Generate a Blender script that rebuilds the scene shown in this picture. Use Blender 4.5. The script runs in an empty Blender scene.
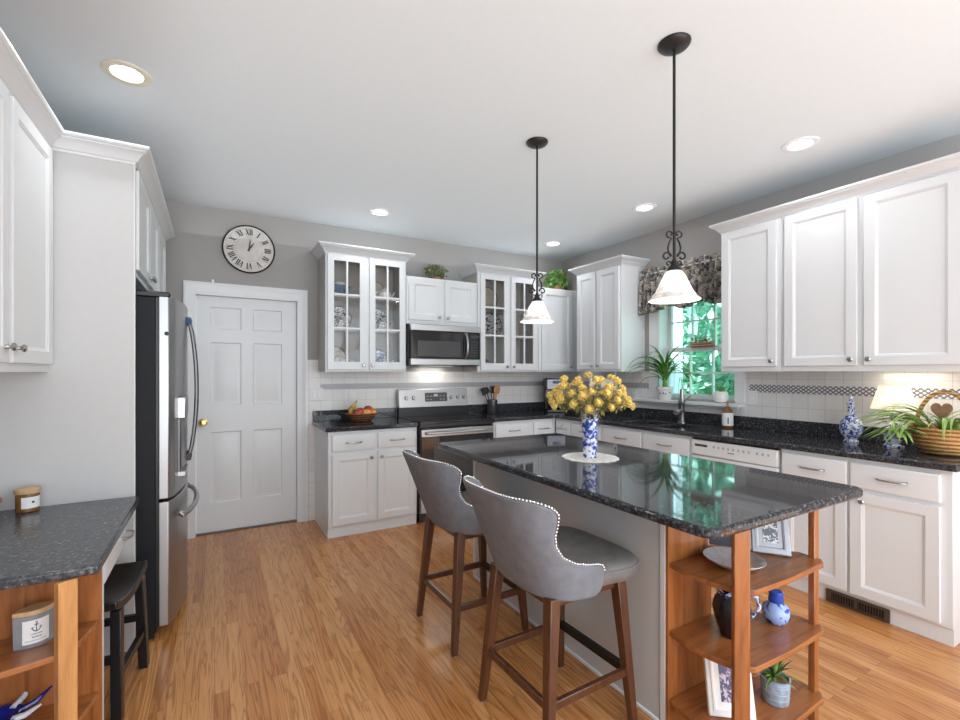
import bpy, bmesh, math, random
from math import pi, sin, cos, radians
from mathutils import Vector, Matrix, Euler
random.seed(7)
S = bpy.context.scene
COL = S.collection

# ------------------------------------------------------------------ camera, world, lights, exposure
YAW = 29.53
cd = bpy.data.cameras.new('camera'); cam = bpy.data.objects.new('camera', cd); COL.objects.link(cam)
cam.location = (0, 0, 1.37)
cam.rotation_euler = (pi / 2, 0, -radians(YAW))
cd.sensor_width = 36.0; cd.lens = 461.0 / 960 * 36.0
cd.shift_x = (480 - 475.6) / 960; cd.shift_y = -(360 - 372.2) / 960
cd.clip_start = 0.02
S.camera = cam
S.view_settings.view_transform = 'Standard'; S.view_settings.look = 'None'
S.view_settings.gamma = 1.0; S.view_settings.use_curve_mapping = False
S.view_settings.exposure = 0.62
try:
    S.cycles.use_denoising = True
    S.cycles.sample_clamp_indirect = 6.0
    S.cycles.caustics_reflective = False; S.cycles.caustics_refractive = False
    S.cycles.max_bounces = 10; S.cycles.diffuse_bounces = 5; S.cycles.transparent_max_bounces = 16
except Exception:
    pass
W = bpy.data.worlds.new('world'); S.world = W; W.use_nodes = True
W.node_tree.nodes['Background'].inputs[0].default_value = (0.86, 0.93, 1.0, 1)
W.node_tree.nodes['Background'].inputs[1].default_value = 1.7

def lamp(name, kind, loc, energy, color=(1, 1, 1), size=0.1, rot=(0, 0, 0), shape=None, size_y=None, spot=None):
    d = bpy.data.lights.new(name, kind); d.energy = energy; d.color = color
    if kind == 'AREA':
        d.size = size
        if shape: d.shape = shape
        if size_y: d.size_y = size_y
    elif kind == 'SPOT':
        d.shadow_soft_size = size; d.spot_size = spot or radians(120); d.spot_blend = 0.6
    elif kind == 'POINT':
        d.shadow_soft_size = size
    o = bpy.data.objects.new(name, d); COL.objects.link(o); o.location = loc; o.rotation_euler = rot
    return o
sun = lamp('sun', 'SUN', (0, 0, 10), 11.0, (1, 0.97, 0.9), rot=(radians(25), radians(-42), 0)); sun.data.angle = 0.02

H = 2.757; YB = 4.47; XR = 3.77; XL = -0.95; YN = -1.7
CANS = [(-0.353, 2.656), (1.247, 3.881), (3.151, 2.677), (3.175, 3.912), (3.099, 1.465), (-0.35, 0.75), (1.35, -0.7), (3.1, -0.2)]  # last three are added lamps out of view, without fixtures
for (x, y) in CANS:
    lamp('downlight', 'AREA', (x, y, H - 0.03), 1.9, (0.98, 0.98, 1.0), 0.12, shape='DISK')
lamp('rear_fill', 'AREA', (1.4, YN + 0.05, 1.45), 45, (0.90, 0.95, 1.0), 4.4, rot=(radians(106), 0, 0), shape='RECTANGLE', size_y=2.3)  # added soft fill behind the camera, standing in for unseen daylight
lamp('ceiling_fill', 'AREA', (1.58, 1.95, 2.52), 16, (0.98, 0.985, 1.0), 3.6, rot=(pi, 0, 0), shape='RECTANGLE', size_y=5.3)  # added upward fill imitating bounced light, no fixture hangs here

# ------------------------------------------------------------------ helpers
def setp(o, label=None, cat=None, group=None, kind=None):
    if label: o['label'] = label
    if cat: o['category'] = cat
    if group: o['group'] = group
    if kind: o['kind'] = kind
    return o
def thing(name, label, cat, loc=(0, 0, 0), rz=0, group=None, kind=None):
    o = bpy.data.objects.new(name, None); COL.objects.link(o)
    o.empty_display_size = 0.05
    o.location = loc; o.rotation_euler = (0, 0, rz)
    return setp(o, label, cat, group, kind)
def fin(name, bm, mat, parent=None, smooth=40, loc=None, rot=None, label=None, kind=None, bevel=0):
    if len(bm.faces):
        bmesh.ops.remove_doubles(bm, verts=bm.verts, dist=1e-6)
    bmesh.ops.recalc_face_normals(bm, faces=bm.faces)
    me = bpy.data.meshes.new(name); bm.to_mesh(me); bm.free()
    if mat: me.materials.append(mat)
    if smooth:
        me.polygons.foreach_set('use_smooth', [True] * len(me.polygons))
        try: me.set_sharp_from_angle(angle=radians(smooth))
        except Exception: pass
    o = bpy.data.objects.new(name, me); COL.objects.link(o)
    if parent: o.parent = parent
    if loc: o.location = loc
    if rot: o.rotation_euler = rot
    if bevel:
        m = o.modifiers.new('bevel', 'BEVEL'); m.width = bevel; m.segments = 2; m.limit_method = 'ANGLE'; m.angle_limit = radians(40)
    return setp(o, label, None, None, kind)
def BM(): return bmesh.new()
def box(bm, x0, y0, z0, x1, y1, z1, bv=0.0, seg=1):
    r = bmesh.ops.create_cube(bm, size=1.0)
    vs = r['verts']
    for v in vs:
        v.co = Vector((x0 if v.co.x < 0 else x1, y0 if v.co.y < 0 else y1, z0 if v.co.z < 0 else z1))
    if bv > 0:
        es = list({e for v in vs for e in v.link_edges})
        bmesh.ops.bevel(bm, geom=es, offset=bv, segments=seg, profile=0.5, affect='EDGES')
    return bm
def bx(x0, y0, z0, x1, y1, z1, bv=0.0, seg=1): return box(BM(), x0, y0, z0, x1, y1, z1, bv, seg)
def lathe(bm, prof, n=32, M=None, cap0=True, cap1=True):
    rings = []
    for (r, z) in prof:
        if r < 1e-6:
            v = bm.verts.new((0, 0, z)); rings.append([v])
        else:
            rings.append([bm.verts.new((r * cos(2 * pi * k / n), r * sin(2 * pi * k / n), z)) for k in range(n)])
    allv = [v for q in rings for v in q]
    for a, b in zip(rings, rings[1:]):
        for k in range(n):
            k2 = (k + 1) % n
            if len(a) == 1 and len(b) == 1: continue
            if len(a) == 1: bm.faces.new((a[0], b[k2], b[k]))
            elif len(b) == 1: bm.faces.new((a[k], a[k2], b[0]))
            else: bm.faces.new((a[k], a[k2], b[k2], b[k]))
    if cap0 and len(rings[0]) > 1: bm.faces.new(list(reversed(rings[0])))
    if cap1 and len(rings[-1]) > 1: bm.faces.new(rings[-1])
    if M is not None:
        for v in allv: v.co = M @ v.co
    return bm
def LA(prof, n=32, M=None, c0=True, c1=True): return lathe(BM(), prof, n, M, c0, c1)
def tube(bm, pts, r, n=8, closed=False):
    pts = [Vector(p) for p in pts]; m = len(pts)
    rr = r if isinstance(r, (list, tuple)) else [r] * m
    rings = []; up = None
    for i, p in enumerate(pts):
        if closed: t = (pts[(i + 1) % m] - pts[i - 1])
        else: t = (pts[min(i + 1, m - 1)] - pts[max(i - 1, 0)])
        t.normalize()
        if up is None:
            up = t.orthogonal().normalized()
        else:
            up = (up - t * up.dot(t))
            if up.length < 1e-6: up = t.orthogonal()
            up.normalize()
        w = t.cross(up)
        rings.append([bm.verts.new(p + (up * cos(2 * pi * k / n) + w * sin(2 * pi * k / n)) * rr[i]) for k in range(n)])
    pairs = list(zip(rings, rings[1:]))
    if closed: pairs.append((rings[-1], rings[0]))
    for a, b in pairs:
        for k in range(n):
            bm.faces.new((a[k], a[(k + 1) % n], b[(k + 1) % n], b[k]))
    if not closed:
        bm.faces.new(list(reversed(rings[0]))); bm.faces.new(rings[-1])
    return bm
def TU(pts, r, n=8, closed=False): return tube(BM(), pts, r, n, closed)
def prism(bm, poly, z0, z1, M=None):
    a = [bm.verts.new((x, y, z0)) for x, y in poly]; b = [bm.verts.new((x, y, z1)) for x, y in poly]
    n = len(poly)
    bm.faces.new(list(reversed(a))); bm.faces.new(b)
    for k in range(n): bm.faces.new((a[k], a[(k + 1) % n], b[(k + 1) % n], b[k]))
    if M is not None:
        for v in a + b: v.co = M @ v.co
    return bm
def ellipsoid(bm, c, r, M=None, u=16, v=10):
    q = bmesh.ops.create_uvsphere(bm, u_segments=u, v_segments=v, radius=1.0)
    for w in q['verts']:
        w.co = Vector((w.co.x * r[0], w.co.y * r[1], w.co.z * r[2]))
        if M is not None: w.co = M @ w.co
        w.co += Vector(c)
    return bm
def slab(us, vs, inside, w0, w1, axis='Z'):
    """one connected slab over the cells of a grid; axis = thickness direction"""
    bm = BM()
    def P(u, v, w):
        return {'Z': (u, v, w), 'X': (w, u, v), 'Y': (u, w, v)}[axis]
    cache = {}
    def V(i, j, k):
        if (i, j, k) not in cache: cache[(i, j, k)] = bm.verts.new(P(us[i], vs[j], (w0, w1)[k]))
        return cache[(i, j, k)]
    nu, nv = len(us) - 1, len(vs) - 1
    ok = lambda i, j: 0 <= i < nu and 0 <= j < nv and inside(i, j)
    for i in range(nu):
        for j in range(nv):
            if not inside(i, j): continue
            for k in (0, 1):
                bm.faces.new((V(i, j, k), V(i + 1, j, k), V(i + 1, j + 1, k), V(i, j + 1, k)))
            for (di, dj, e) in ((-1, 0, ((i, j), (i, j + 1))), (1, 0, ((i + 1, j), (i + 1, j + 1))), (0, -1, ((i, j), (i + 1, j))), (0, 1, ((i, j + 1), (i + 1, j + 1)))):
                if not ok(i + di, j + dj):
                    (a, b) = e
                    bm.faces.new((V(*a, 0), V(*b, 0), V(*b, 1), V(*a, 1)))
    return bm
def panel_slab(xc, zc, cells, t, prof):
    """slab in XZ, front at y=-t, back at y=0; cells {(i,j)} get stepped panels; prof = [(inset, depth)...]"""
    bm = BM(); cache = {}
    def V(x, y, z):
        k = (round(x, 5), round(y, 5), round(z, 5))
        if k not in cache: cache[k] = bm.verts.new((x, y, z))
        return cache[k]
    def q(a, b, c, d): bm.faces.new((V(*a), V(*b), V(*c), V(*d)))
    X0, X1, Z0, Z1 = xc[0], xc[-1], zc[0], zc[-1]
    for i in range(len(xc) - 1):
        for j in range(len(zc) - 1):
            x0, x1, z0, z1 = xc[i], xc[i + 1], zc[j], zc[j + 1]
            if (i, j) not in cells:
                q((x0, -t, z0), (x1, -t, z0), (x1, -t, z1), (x0, -t, z1))
            else:
                rings = [(x0 + a, x1 - a, z0 + a, z1 - a, -t + d) for a, d in [(0, 0)] + prof]
                for A, B in zip(rings, rings[1:]):
                    ra = [(A[0], A[4], A[2]), (A[1], A[4], A[2]), (A[1], A[4], A[3]), (A[0], A[4], A[3])]
                    rb = [(B[0], B[4], B[2]), (B[1], B[4], B[2]), (B[1], B[4], B[3]), (B[0], B[4], B[3])]
                    for k in range(4): q(ra[k], ra[(k + 1) % 4], rb[(k + 1) % 4], rb[k])
                B = rings[-1]
                q((B[0], B[4], B[2]), (B[1], B[4], B[2]), (B[1], B[4], B[3]), (B[0], B[4], B[3]))
    for i in range(len(xc) - 1):
        q((xc[i], -t, Z0), (xc[i], 0, Z0), (xc[i + 1], 0, Z0), (xc[i + 1], -t, Z0))
        q((xc[i], -t, Z1), (xc[i], 0, Z1), (xc[i + 1], 0, Z1), (xc[i + 1], -t, Z1))
    for j in range(len(zc) - 1):
        q((X0, -t, zc[j]), (X0, 0, zc[j]), (X0, 0, zc[j + 1]), (X0, -t, zc[j + 1]))
        q((X1, -t, zc[j]), (X1, 0, zc[j]), (X1, 0, zc[j + 1]), (X1, -t, zc[j + 1]))
    bm.faces.new([V(x, 0, Z0) for x in xc] + [V(X1, 0, z) for z in zc[1:]] + [V(x, 0, Z1) for x in reversed(xc[:-1])] + [V(X0, 0, z) for z in reversed(zc[1:-1])])
    return bm

# ------------------------------------------------------------------ materials
def NT(name):
    m = bpy.data.materials.new(name); m.use_nodes = True
    nt = m.node_tree; b = nt.nodes['Principled BSDF']
    return m, nt, b
def N(nt, typ, **kw):
    n = nt.nodes.new(typ)
    for k, v in kw.items():
        if k in n.inputs: n.inputs[k].default_value = v
        else: setattr(n, k, v)
    return n
def L(nt, a, ao, b, bi): nt.links.new(a.outputs[ao], b.inputs[bi])
def ramp(nt, stops, interp='LINEAR'):
    n = nt.nodes.new('ShaderNodeValToRGB'); cr = n.color_ramp; cr.interpolation = interp
    while len(cr.elements) < len(stops): cr.elements.new(0.5)
    for e, (p, c) in zip(cr.elements, stops):
        e.position = p; e.color = (*c, 1) if len(c) == 3 else c
    return n
def pbr(name, col, rough=0.5, metal=0.0, spec=0.5, var=0.04, scale=30, bump=0.0, coat=0, emit=None, estr=0):
    """plain painted / metal / plastic stuff with a faint procedural variation"""
    m, nt, b = NT(name)
    b.inputs['Roughness'].default_value = rough; b.inputs['Metallic'].default_value = metal
    b.inputs['Specular IOR Level'].default_value = spec; b.inputs['Coat Weight'].default_value = coat
    tc = N(nt, 'ShaderNodeTexCoord'); no = N(nt, 'ShaderNodeTexNoise', Scale=scale, Detail=3.0)
    L(nt, tc, 'Object', no, 'Vector')
    lo = tuple(max(0, c * (1 - var)) for c in col); hi = tuple(min(1, c * (1 + var)) for c in col)
    r = ramp(nt, [(0.3, lo), (0.7, hi)]); L(nt, no, 'Fac', r, 'Fac'); L(nt, r, 'Color', b, 'Base Color')
    if bump:
        bp = N(nt, 'ShaderNodeBump', Strength=bump, Distance=0.01); L(nt, no, 'Fac', bp, 'Height'); L(nt, bp, 'Normal', b, 'Normal')
    if emit:
        b.inputs['Emission Color'].default_value = (*emit, 1); b.inputs['Emission Strength'].default_value = estr
    return m
def wood(name, c0, c1, rough=0.35, axis='Z', scale=1.0, coat=0.15):
    m, nt, b = NT(name)
    tc = N(nt, 'ShaderNodeTexCoord'); mp = N(nt, 'ShaderNodeMapping')
    mp.inputs['Scale'].default_value = {'Z': (14 * scale, 14 * scale, 1.6 * scale), 'X': (1.6 * scale, 14 * scale, 14 * scale), 'Y': (14 * scale, 1.6 * scale, 14 * scale)}[axis]
    L(nt, tc, 'Object', mp, 'Vector')
    n1 = N(nt, 'ShaderNodeTexNoise', Scale=1.6, Detail=5.0, Distortion=1.2); L(nt, mp, 'Vector', n1, 'Vector')
    n2 = N(nt, 'ShaderNodeTexNoise', Scale=9.0, Detail=4.0); L(nt, mp, 'Vector', n2, 'Vector')
    mx = N(nt, 'ShaderNodeMath', operation='MULTIPLY_ADD'); L(nt, n2, 'Fac', mx, 0); mx.inputs[1].default_value = 0.35; L(nt, n1, 'Fac', mx, 2)
    r = ramp(nt, [(0.42, c0), (0.60, tuple((a + d) / 2 for a, d in zip(c0, c1))), (0.80, c1)]); L(nt, mx, 0, r, 'Fac'); L(nt, r, 'Color', b, 'Base Color')
    b.inputs['Roughness'].default_value = rough; b.inputs['Coat Weight'].default_value = coat; b.inputs['Coat Roughness'].default_value = 0.15
    return m
def granite(name, dark, mid, light, rough=0.07, scale=1.0, spec=0.5):
    m, nt, b = NT(name)
    tc = N(nt, 'ShaderNodeTexCoord')
    v = N(nt, 'ShaderNodeTexVoronoi', Scale=150.0 * scale); L(nt, tc, 'Object', v, 'Vector')
    n = N(nt, 'ShaderNodeTexNoise', Scale=95.0 * scale, Detail=5.0, Roughness=0.7); L(nt, tc, 'Object', n, 'Vector')
    rv = ramp(nt, [(0.0, light), (0.16, mid), (0.42, dark)]); L(nt, v, 'Color', rv, 'Fac')
    rn = ramp(nt, [(0.38, dark), (0.54, mid), (0.70, light)]); L(nt, n, 'Fac', rn, 'Fac')
    mx = N(nt, 'ShaderNodeMix', data_type='RGBA'); mx.inputs[0].default_value = 0.55
    L(nt, rv, 'Color', mx, 6); L(nt, rn, 'Color', mx, 7); L(nt, mx, 2, b, 'Base Color')
    b.inputs['Roughness'].default_value = rough; b.inputs['Specular IOR Level'].default_value = spec
    return m
def glassmat(name, tint=(1, 1, 1), strength=0.12, rough=0.0):
    m = bpy.data.materials.new(name); m.use_nodes = True; nt = m.node_tree; nt.nodes.clear()
    out = N(nt, 'ShaderNodeOutputMaterial'); mx = N(nt, 'ShaderNodeMixShader'); t = N(nt, 'ShaderNodeBsdfTransparent'); g = N(nt, 'ShaderNodeBsdfGlossy')
    t.inputs[0].default_value = (*tint, 1); g.inputs['Roughness'].default_value = rough
    lw = N(nt, 'ShaderNodeLayerWeight', Blend=0.25); mu = N(nt, 'ShaderNodeMath', operation='MULTIPLY_ADD'); mu.inputs[1].default_value = 3.2 * strength; mu.inputs[2].default_value = strength * 0.15
    L(nt, lw, 'Fresnel', mu, 0); L(nt, mu, 0, mx, 0); L(nt, t, 0, mx, 1); L(nt, g, 0, mx, 2); L(nt, mx, 0, out, 0)
    return m
def delft(name, white=(0.78, 0.82, 0.88), blue=(0.02, 0.07, 0.40), scale=14, thr=0.54, rough=0.12):
    m, nt, b = NT(name)
    tc = N(nt, 'ShaderNodeTexCoord'); n = N(nt, 'ShaderNodeTexNoise', Scale=scale, Detail=2.0, Distortion=1.5); L(nt, tc, 'Object', n, 'Vector')
    r = ramp(nt, [(thr - 0.03, white), (thr, tuple((a * 0.4 + c * 0.6) for a, c in zip(white, blue))), (thr + 0.04, blue)]); L(nt, n, 'Fac', r, 'Fac'); L(nt, r, 'Color', b, 'Base Color')
    b.inputs['Roughness'].default_value = rough
    return m
def leafmat(name, c0, c1, scale=20):
    m = pbr(name, c0, 0.5, var=0.0)
    nt = m.node_tree; b = nt.nodes['Principled BSDF']
    for n in nt.nodes:
        if n.type == 'VALTORGB':
            n.color_ramp.elements[0].color = (*c0, 1); n.color_ramp.elements[1].color = (*c1, 1)
        if n.type == 'TEX_NOISE': n.inputs['Scale'].default_value = scale
    return m
def floormat():
    m, nt, b = NT('oak_strip_floor')
    tc = N(nt, 'ShaderNodeTexCoord'); mp = N(nt, 'ShaderNodeMapping'); mp.inputs['Rotation'].default_value = (0, 0, radians(90))
    L(nt, tc, 'Object', mp, 'Vector')
    br = N(nt, 'ShaderNodeTexBrick', offset=0.37, offset_frequency=2, squash=1.0)
    for k, v in {'Scale': 1.0, 'Mortar Size': 0.0007, 'Mortar Smooth': 0.3, 'Bias': 0.0, 'Brick Width': 0.95, 'Row Height': 0.0572}.items(): br.inputs[k].default_value = v
    br.inputs['Color1'].default_value = (0, 0, 0, 1); br.inputs['Color2'].default_value = (1, 1, 1, 1); br.inputs['Mortar'].default_value = (0.5, 0.5, 0.5, 1)
    L(nt, mp, 'Vector', br, 'Vector')
    # grain, shifted plank by plank
    sc = N(nt, 'ShaderNodeVectorMath', operation='MULTIPLY'); sc.inputs[1].default_value = (1, 1, 1)
    cmb = N(nt, 'ShaderNodeVectorMath', operation='SCALE'); cmb.inputs['Scale'].default_value = 7.0; L(nt, br, 'Color', cmb, 0)
    ad = N(nt, 'ShaderNodeVectorMath', operation='ADD'); L(nt, tc, 'Object', ad, 0); L(nt, cmb, 0, ad, 1)
    m2 = N(nt, 'ShaderNodeMapping'); m2.inputs['Scale'].default_value = (40, 2.5, 1); L(nt, ad, 0, m2, 'Vector')
    wv = N(nt, 'ShaderNodeTexNoise', Scale=0.55, Detail=2.0, Distortion=0.6); L(nt, m2, 'Vector', wv, 'Vector')
    # cathedral rings: fold the low noise
    f1 = N(nt, 'ShaderNodeMath', operation='MULTIPLY'); f1.inputs[1].default_value = 44.0; L(nt, wv, 'Fac', f1, 0)
    f2 = N(nt, 'ShaderNodeMath', operation='SINE'); L(nt, f1, 0, f2, 0)
    m3 = N(nt, 'ShaderNodeMapping'); m3.inputs['Scale'].default_value = (260, 6, 1); L(nt, ad, 0, m3, 'Vector')
    fi = N(nt, 'ShaderNodeTexNoise', Scale=1.0, Detail=3.0); L(nt, m3, 'Vector', fi, 'Vector')
    r1 = ramp(nt, [(0.0, FL[0]), (0.45, FL[1]), (1.0, FL[2])]); L(nt, br, 'Color', r1, 'Fac')
    r2 = ramp(nt, [(0.0, (0.66, 0.58, 0.50)), (0.28, (0.94, 0.92, 0.90)), (1.0, (1.06, 1.06, 1.06))])
    f3 = N(nt, 'ShaderNodeMath', operation='MULTIPLY_ADD'); f3.inputs[1].default_value = 0.5; f3.inputs[2].default_value = 0.5; L(nt, f2, 0, f3, 0); L(nt, f3, 0, r2, 'Fac')
    r3 = ramp(nt, [(0.3, (0.80, 0.78, 0.76)), (0.6, (1.0, 1.0, 1.0))]); L(nt, fi, 'Fac', r3, 'Fac')
    a = N(nt, 'ShaderNodeMix', data_type='RGBA', blend_type='MULTIPLY'); a.inputs[0].default_value = 0.9; L(nt, r1, 'Color', a, 6); L(nt, r2, 'Color', a, 7)
    c = N(nt, 'ShaderNodeMix', data_type='RGBA', blend_type='MULTIPLY'); c.inputs[0].default_value = 0.8; L(nt, a, 2, c, 6); L(nt, r3, 'Color', c, 7)
    d = N(nt, 'ShaderNodeMix', data_type='RGBA'); L(nt, br, 'Fac', d, 0); L(nt, c, 2, d, 6); d.inputs[7].default_value = (0.16, 0.08, 0.035, 1)
    L(nt, d, 2, b, 'Base Color')
    b.inputs['Roughness'].default_value = 0.24; b.inputs['Specular IOR Level'].default_value = 0.5
    bp = N(nt, 'ShaderNodeBump', Strength=0.08, Distance=0.002); L(nt, br, 'Fac', bp, 'Height'); bp.invert = True; L(nt, bp, 'Normal', b, 'Normal')
    return m
FL = [(0.49, 0.195, 0.058), (0.58, 0.256, 0.084), (0.67, 0.330, 0.122)]
def tilemat(name, ax):
    """square ceramic tile laid on a wall: ax = 'X' (wall runs along x) or 'Y'"""
    m, nt, b = NT(name)
    tc = N(nt, 'ShaderNodeTexCoord'); sp = N(nt, 'ShaderNodeSeparateXYZ'); cb = N(nt, 'ShaderNodeCombineXYZ')
    L(nt, tc, 'Object', sp, 0); L(nt, sp, ax, cb, 'X')
    ad = N(nt, 'ShaderNodeMath', operation='ADD'); ad.inputs[1].default_value = -0.994 + 1.08; L(nt, sp, 'Z', ad, 0); L(nt, ad, 0, cb, 'Y')
    br = N(nt, 'ShaderNodeTexBrick', offset=0.0, squash=1.0)
    for k, v in {'Scale': 1.0, 'Mortar Size': 0.0018, 'Mortar Smooth': 0.2, 'Bias': 0.0, 'Brick Width': 0.108, 'Row Height': 0.108}.items(): br.inputs[k].default_value = v
    br.inputs['Color1'].default_value = (0.70, 0.69, 0.68, 1); br.inputs['Color2'].default_value = (0.76, 0.75, 0.735, 1); br.inputs['Mortar'].default_value = (0.53, 0.52, 0.51, 1)
    L(nt, cb, 0, br, 'Vector'); L(nt, br, 'Color', b, 'Base Color')
    b.inputs['Roughness'].default_value = 0.22
    bp = N(nt, 'ShaderNodeBump', Strength=0.3, Distance=0.002); bp.invert = True; L(nt, br, 'Fac', bp, 'Height'); L(nt, bp, 'Normal', b, 'Normal')
    return m
def bandmat(name, ax):
    """listello border: dark basket-weave lattice on white"""
    m, nt, b = NT(name)
    tc = N(nt, 'ShaderNodeTexCoord'); sp = N(nt, 'ShaderNodeSeparateXYZ'); L(nt, tc, 'Object', sp, 0)
    def dia(sign):
        z = N(nt, 'ShaderNodeMath', operation='MULTIPLY'); z.inputs[1].default_value = sign; L(nt, sp, 'Z', z, 0)
        a = N(nt, 'ShaderNodeMath', operation='ADD'); L(nt, sp, ax, a, 0); L(nt, z, 0, a, 1)
        s = N(nt, 'ShaderNodeMath', operation='MULTIPLY'); s.inputs[1].default_value = 1 / 0.034; L(nt, a, 0, s, 0)
        f = N(nt, 'ShaderNodeMath', operation='FRACT'); L(nt, s, 0, f, 0)
        g = N(nt, 'ShaderNodeMath', operation='LESS_THAN'); g.inputs[1].default_value = 0.37; L(nt, f, 0, g, 0)
        return g
    p, q = dia(1.3), dia(-1.3)
    mx = N(nt, 'ShaderNodeMath', operation='MAXIMUM'); L(nt, p, 0, mx, 0); L(nt, q, 0, mx, 1)
    r = ramp(nt, [(0.0, (0.74, 0.73, 0.72)), (1.0, (0.16, 0.165, 0.21))]); L(nt, mx, 0, r, 'Fac'); L(nt, r, 'Color', b, 'Base Color')
    b.inputs['Roughness'].default_value = 0.25
    return m
def fabricmat():
    m, nt, b = NT('floral_fabric')
    tc = N(nt, 'ShaderNodeTexCoord'); v = N(nt, 'ShaderNodeTexVoronoi', Scale=26.0); n = N(nt, 'ShaderNodeTexNoise', Scale=20.0, Detail=4.0, Distortion=1.5)
    L(nt, tc, 'Object', v, 'Vector'); L(nt, tc, 'Object', n, 'Vector')
    r1 = ramp(nt, [(0.0, (0.03, 0.03, 0.035)), (0.33, (0.30, 0.28, 0.26)), (0.5, (0.62, 0.57, 0.50)), (0.66, (0.06, 0.055, 0.06)), (0.82, (0.42, 0.30, 0.20)), (0.92, (0.16, 0.17, 0.26))], 'CONSTANT')
    r2 = ramp(nt, [(0.0, (0.05, 0.05, 0.05)), (0.48, (0.5, 0.47, 0.42)), (0.56, (0.12, 0.11, 0.11)), (0.66, (0.6, 0.56, 0.5))], 'CONSTANT')
    L(nt, v, 'Color', r1, 'Fac'); L(nt, n, 'Fac', r2, 'Fac')
    mx = N(nt, 'ShaderNodeMix', data_type='RGBA'); mx.inputs[0].default_value = 0.5; L(nt, r1, 'Color', mx, 6); L(nt, r2, 'Color', mx, 7); L(nt, mx, 2, b, 'Base Color')
    b.inputs['Roughness'].default_value = 0.85
    return m
def weave(name, c0, c1, sx=60, sz=90):
    m, nt, b = NT(name)
    tc = N(nt, 'ShaderNodeTexCoord'); mp = N(nt, 'ShaderNodeMapping'); L(nt, tc, 'Object', mp, 'Vector')
    w = N(nt, 'ShaderNodeTexWave', Scale=sz / 6.28, Distortion=2.0, bands_direction='Z'); L(nt, mp, 'Vector', w, 'Vector')
    n = N(nt, 'ShaderNodeTexNoise', Scale=sx, Detail=2.0); L(nt, mp, 'Vector', n, 'Vector')
    mu = N(nt, 'ShaderNodeMath', operation='MULTIPLY'); L(nt, w, 'Fac', mu, 0); L(nt, n, 'Fac', mu, 1)
    r = ramp(nt, [(0.05, c0), (0.45, c1)]); L(nt, mu, 0, r, 'Fac'); L(nt, r, 'Color', b, 'Base Color')
    bp = N(nt, 'ShaderNodeBump', Strength=0.6, Distance=0.004); L(nt, w, 'Fac', bp, 'Height'); L(nt, bp, 'Normal', b, 'Normal')
    b.inputs['Roughness'].default_value = 0.65
    return m
def alabaster(name):
    m = bpy.data.materials.new(name); m.use_nodes = True; nt = m.node_tree; nt.nodes.clear()
    out = N(nt, 'ShaderNodeOutputMaterial'); mx = N(nt, 'ShaderNodeMixShader'); tr = N(nt, 'ShaderNodeBsdfTranslucent'); b = N(nt, 'ShaderNodeBsdfPrincipled', Roughness=0.25)
    tc = N(nt, 'ShaderNodeTexCoord'); n = N(nt, 'ShaderNodeTexNoise', Scale=11.0, Detail=4.0, Distortion=2.5); L(nt, tc, 'Object', n, 'Vector')
    r = ramp(nt, [(0.36, (0.50, 0.46, 0.42)), (0.56, (0.84, 0.82, 0.79))]); L(nt, n, 'Fac', r, 'Fac')
    L(nt, r, 'Color', b, 'Base Color'); L(nt, r, 'Color', tr, 'Color'); mx.inputs[0].default_value = 0.05
    L(nt, b, 0, mx, 1); L(nt, tr, 0, mx, 2); L(nt, mx, 0, out, 0)
    return m
def shademat(name, col, estr, ecol):
    m, nt, b = NT(name)
    tc = N(nt, 'ShaderNodeTexCoord'); n = N(nt, 'ShaderNodeTexNoise', Scale=9.0, Detail=4.0, Distortion=2.0); L(nt, tc, 'Object', n, 'Vector')
    r = ramp(nt, [(0.35, tuple(c * 0.72 for c in col)), (0.55, col)]); L(nt, n, 'Fac', r, 'Fac'); L(nt, r, 'Color', b, 'Base Color')
    mu = N(nt, 'ShaderNodeMix', data_type='RGBA', blend_type='MULTIPLY'); mu.inputs[0].default_value = 1.0; L(nt, r, 'Color', mu, 6); mu.inputs[7].default_value = (*ecol, 1)
    L(nt, mu, 2, b, 'Emission Color'); b.inputs['Emission Strength'].default_value = estr
    b.inputs['Roughness'].default_value = 0.3
    return m

M = {}
M['white'] = pbr('cabinet_white', (0.722, 0.752, 0.775), 0.32, var=0.012, scale=4)
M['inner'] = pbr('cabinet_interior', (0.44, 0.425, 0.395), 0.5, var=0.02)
M['trimw'] = pbr('trim_white', (0.73, 0.752, 0.77), 0.35, var=0.012)
M['wall'] = pbr('grey_wall_paint', (0.365, 0.355, 0.345), 0.85, var=0.015, scale=60, bump=0.02)
M['ceil'] = pbr('ceiling_paint', (0.615, 0.665, 0.695), 0.9, var=0.01, scale=40)
M['panel'] = pbr('shaded_cabinet_white', (0.56, 0.565, 0.565), 0.5, var=0.012)  # cabinet white greyed, shade put into the base colour
M['floor'] = floormat()
M['tileB'] = tilemat('wall_tile_back', 'X'); M['tileR'] = tilemat('wall_tile_right', 'Y')
M['bandB'] = bandmat('border_tile_back', 'X'); M['bandR'] = bandmat('border_tile_right', 'Y')
M['granite'] = granite('dark_granite', (0.010, 0.011, 0.014), (0.046, 0.048, 0.054), (0.34, 0.34, 0.37), 0.045, scale=1.0, spec=0.36)
M['granite_desk'] = granite('blue_grey_granite', (0.022, 0.025, 0.032), (0.085, 0.09, 0.10), (0.36, 0.37, 0.39), 0.22, scale=0.75, spec=0.5)
M['steel'] = pbr('stainless_steel', (0.42, 0.42, 0.425), 0.33, 1.0, var=0.03, scale=8)
M['steel_dark'] = pbr('dark_steel', (0.20, 0.20, 0.21), 0.42, 1.0, var=0.03)
M['nickel'] = pbr('satin_nickel', (0.42, 0.41, 0.40), 0.28, 1.0)
M['brass'] = pbr('polished_brass', (0.80, 0.55, 0.18), 0.18, 1.0)
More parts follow.
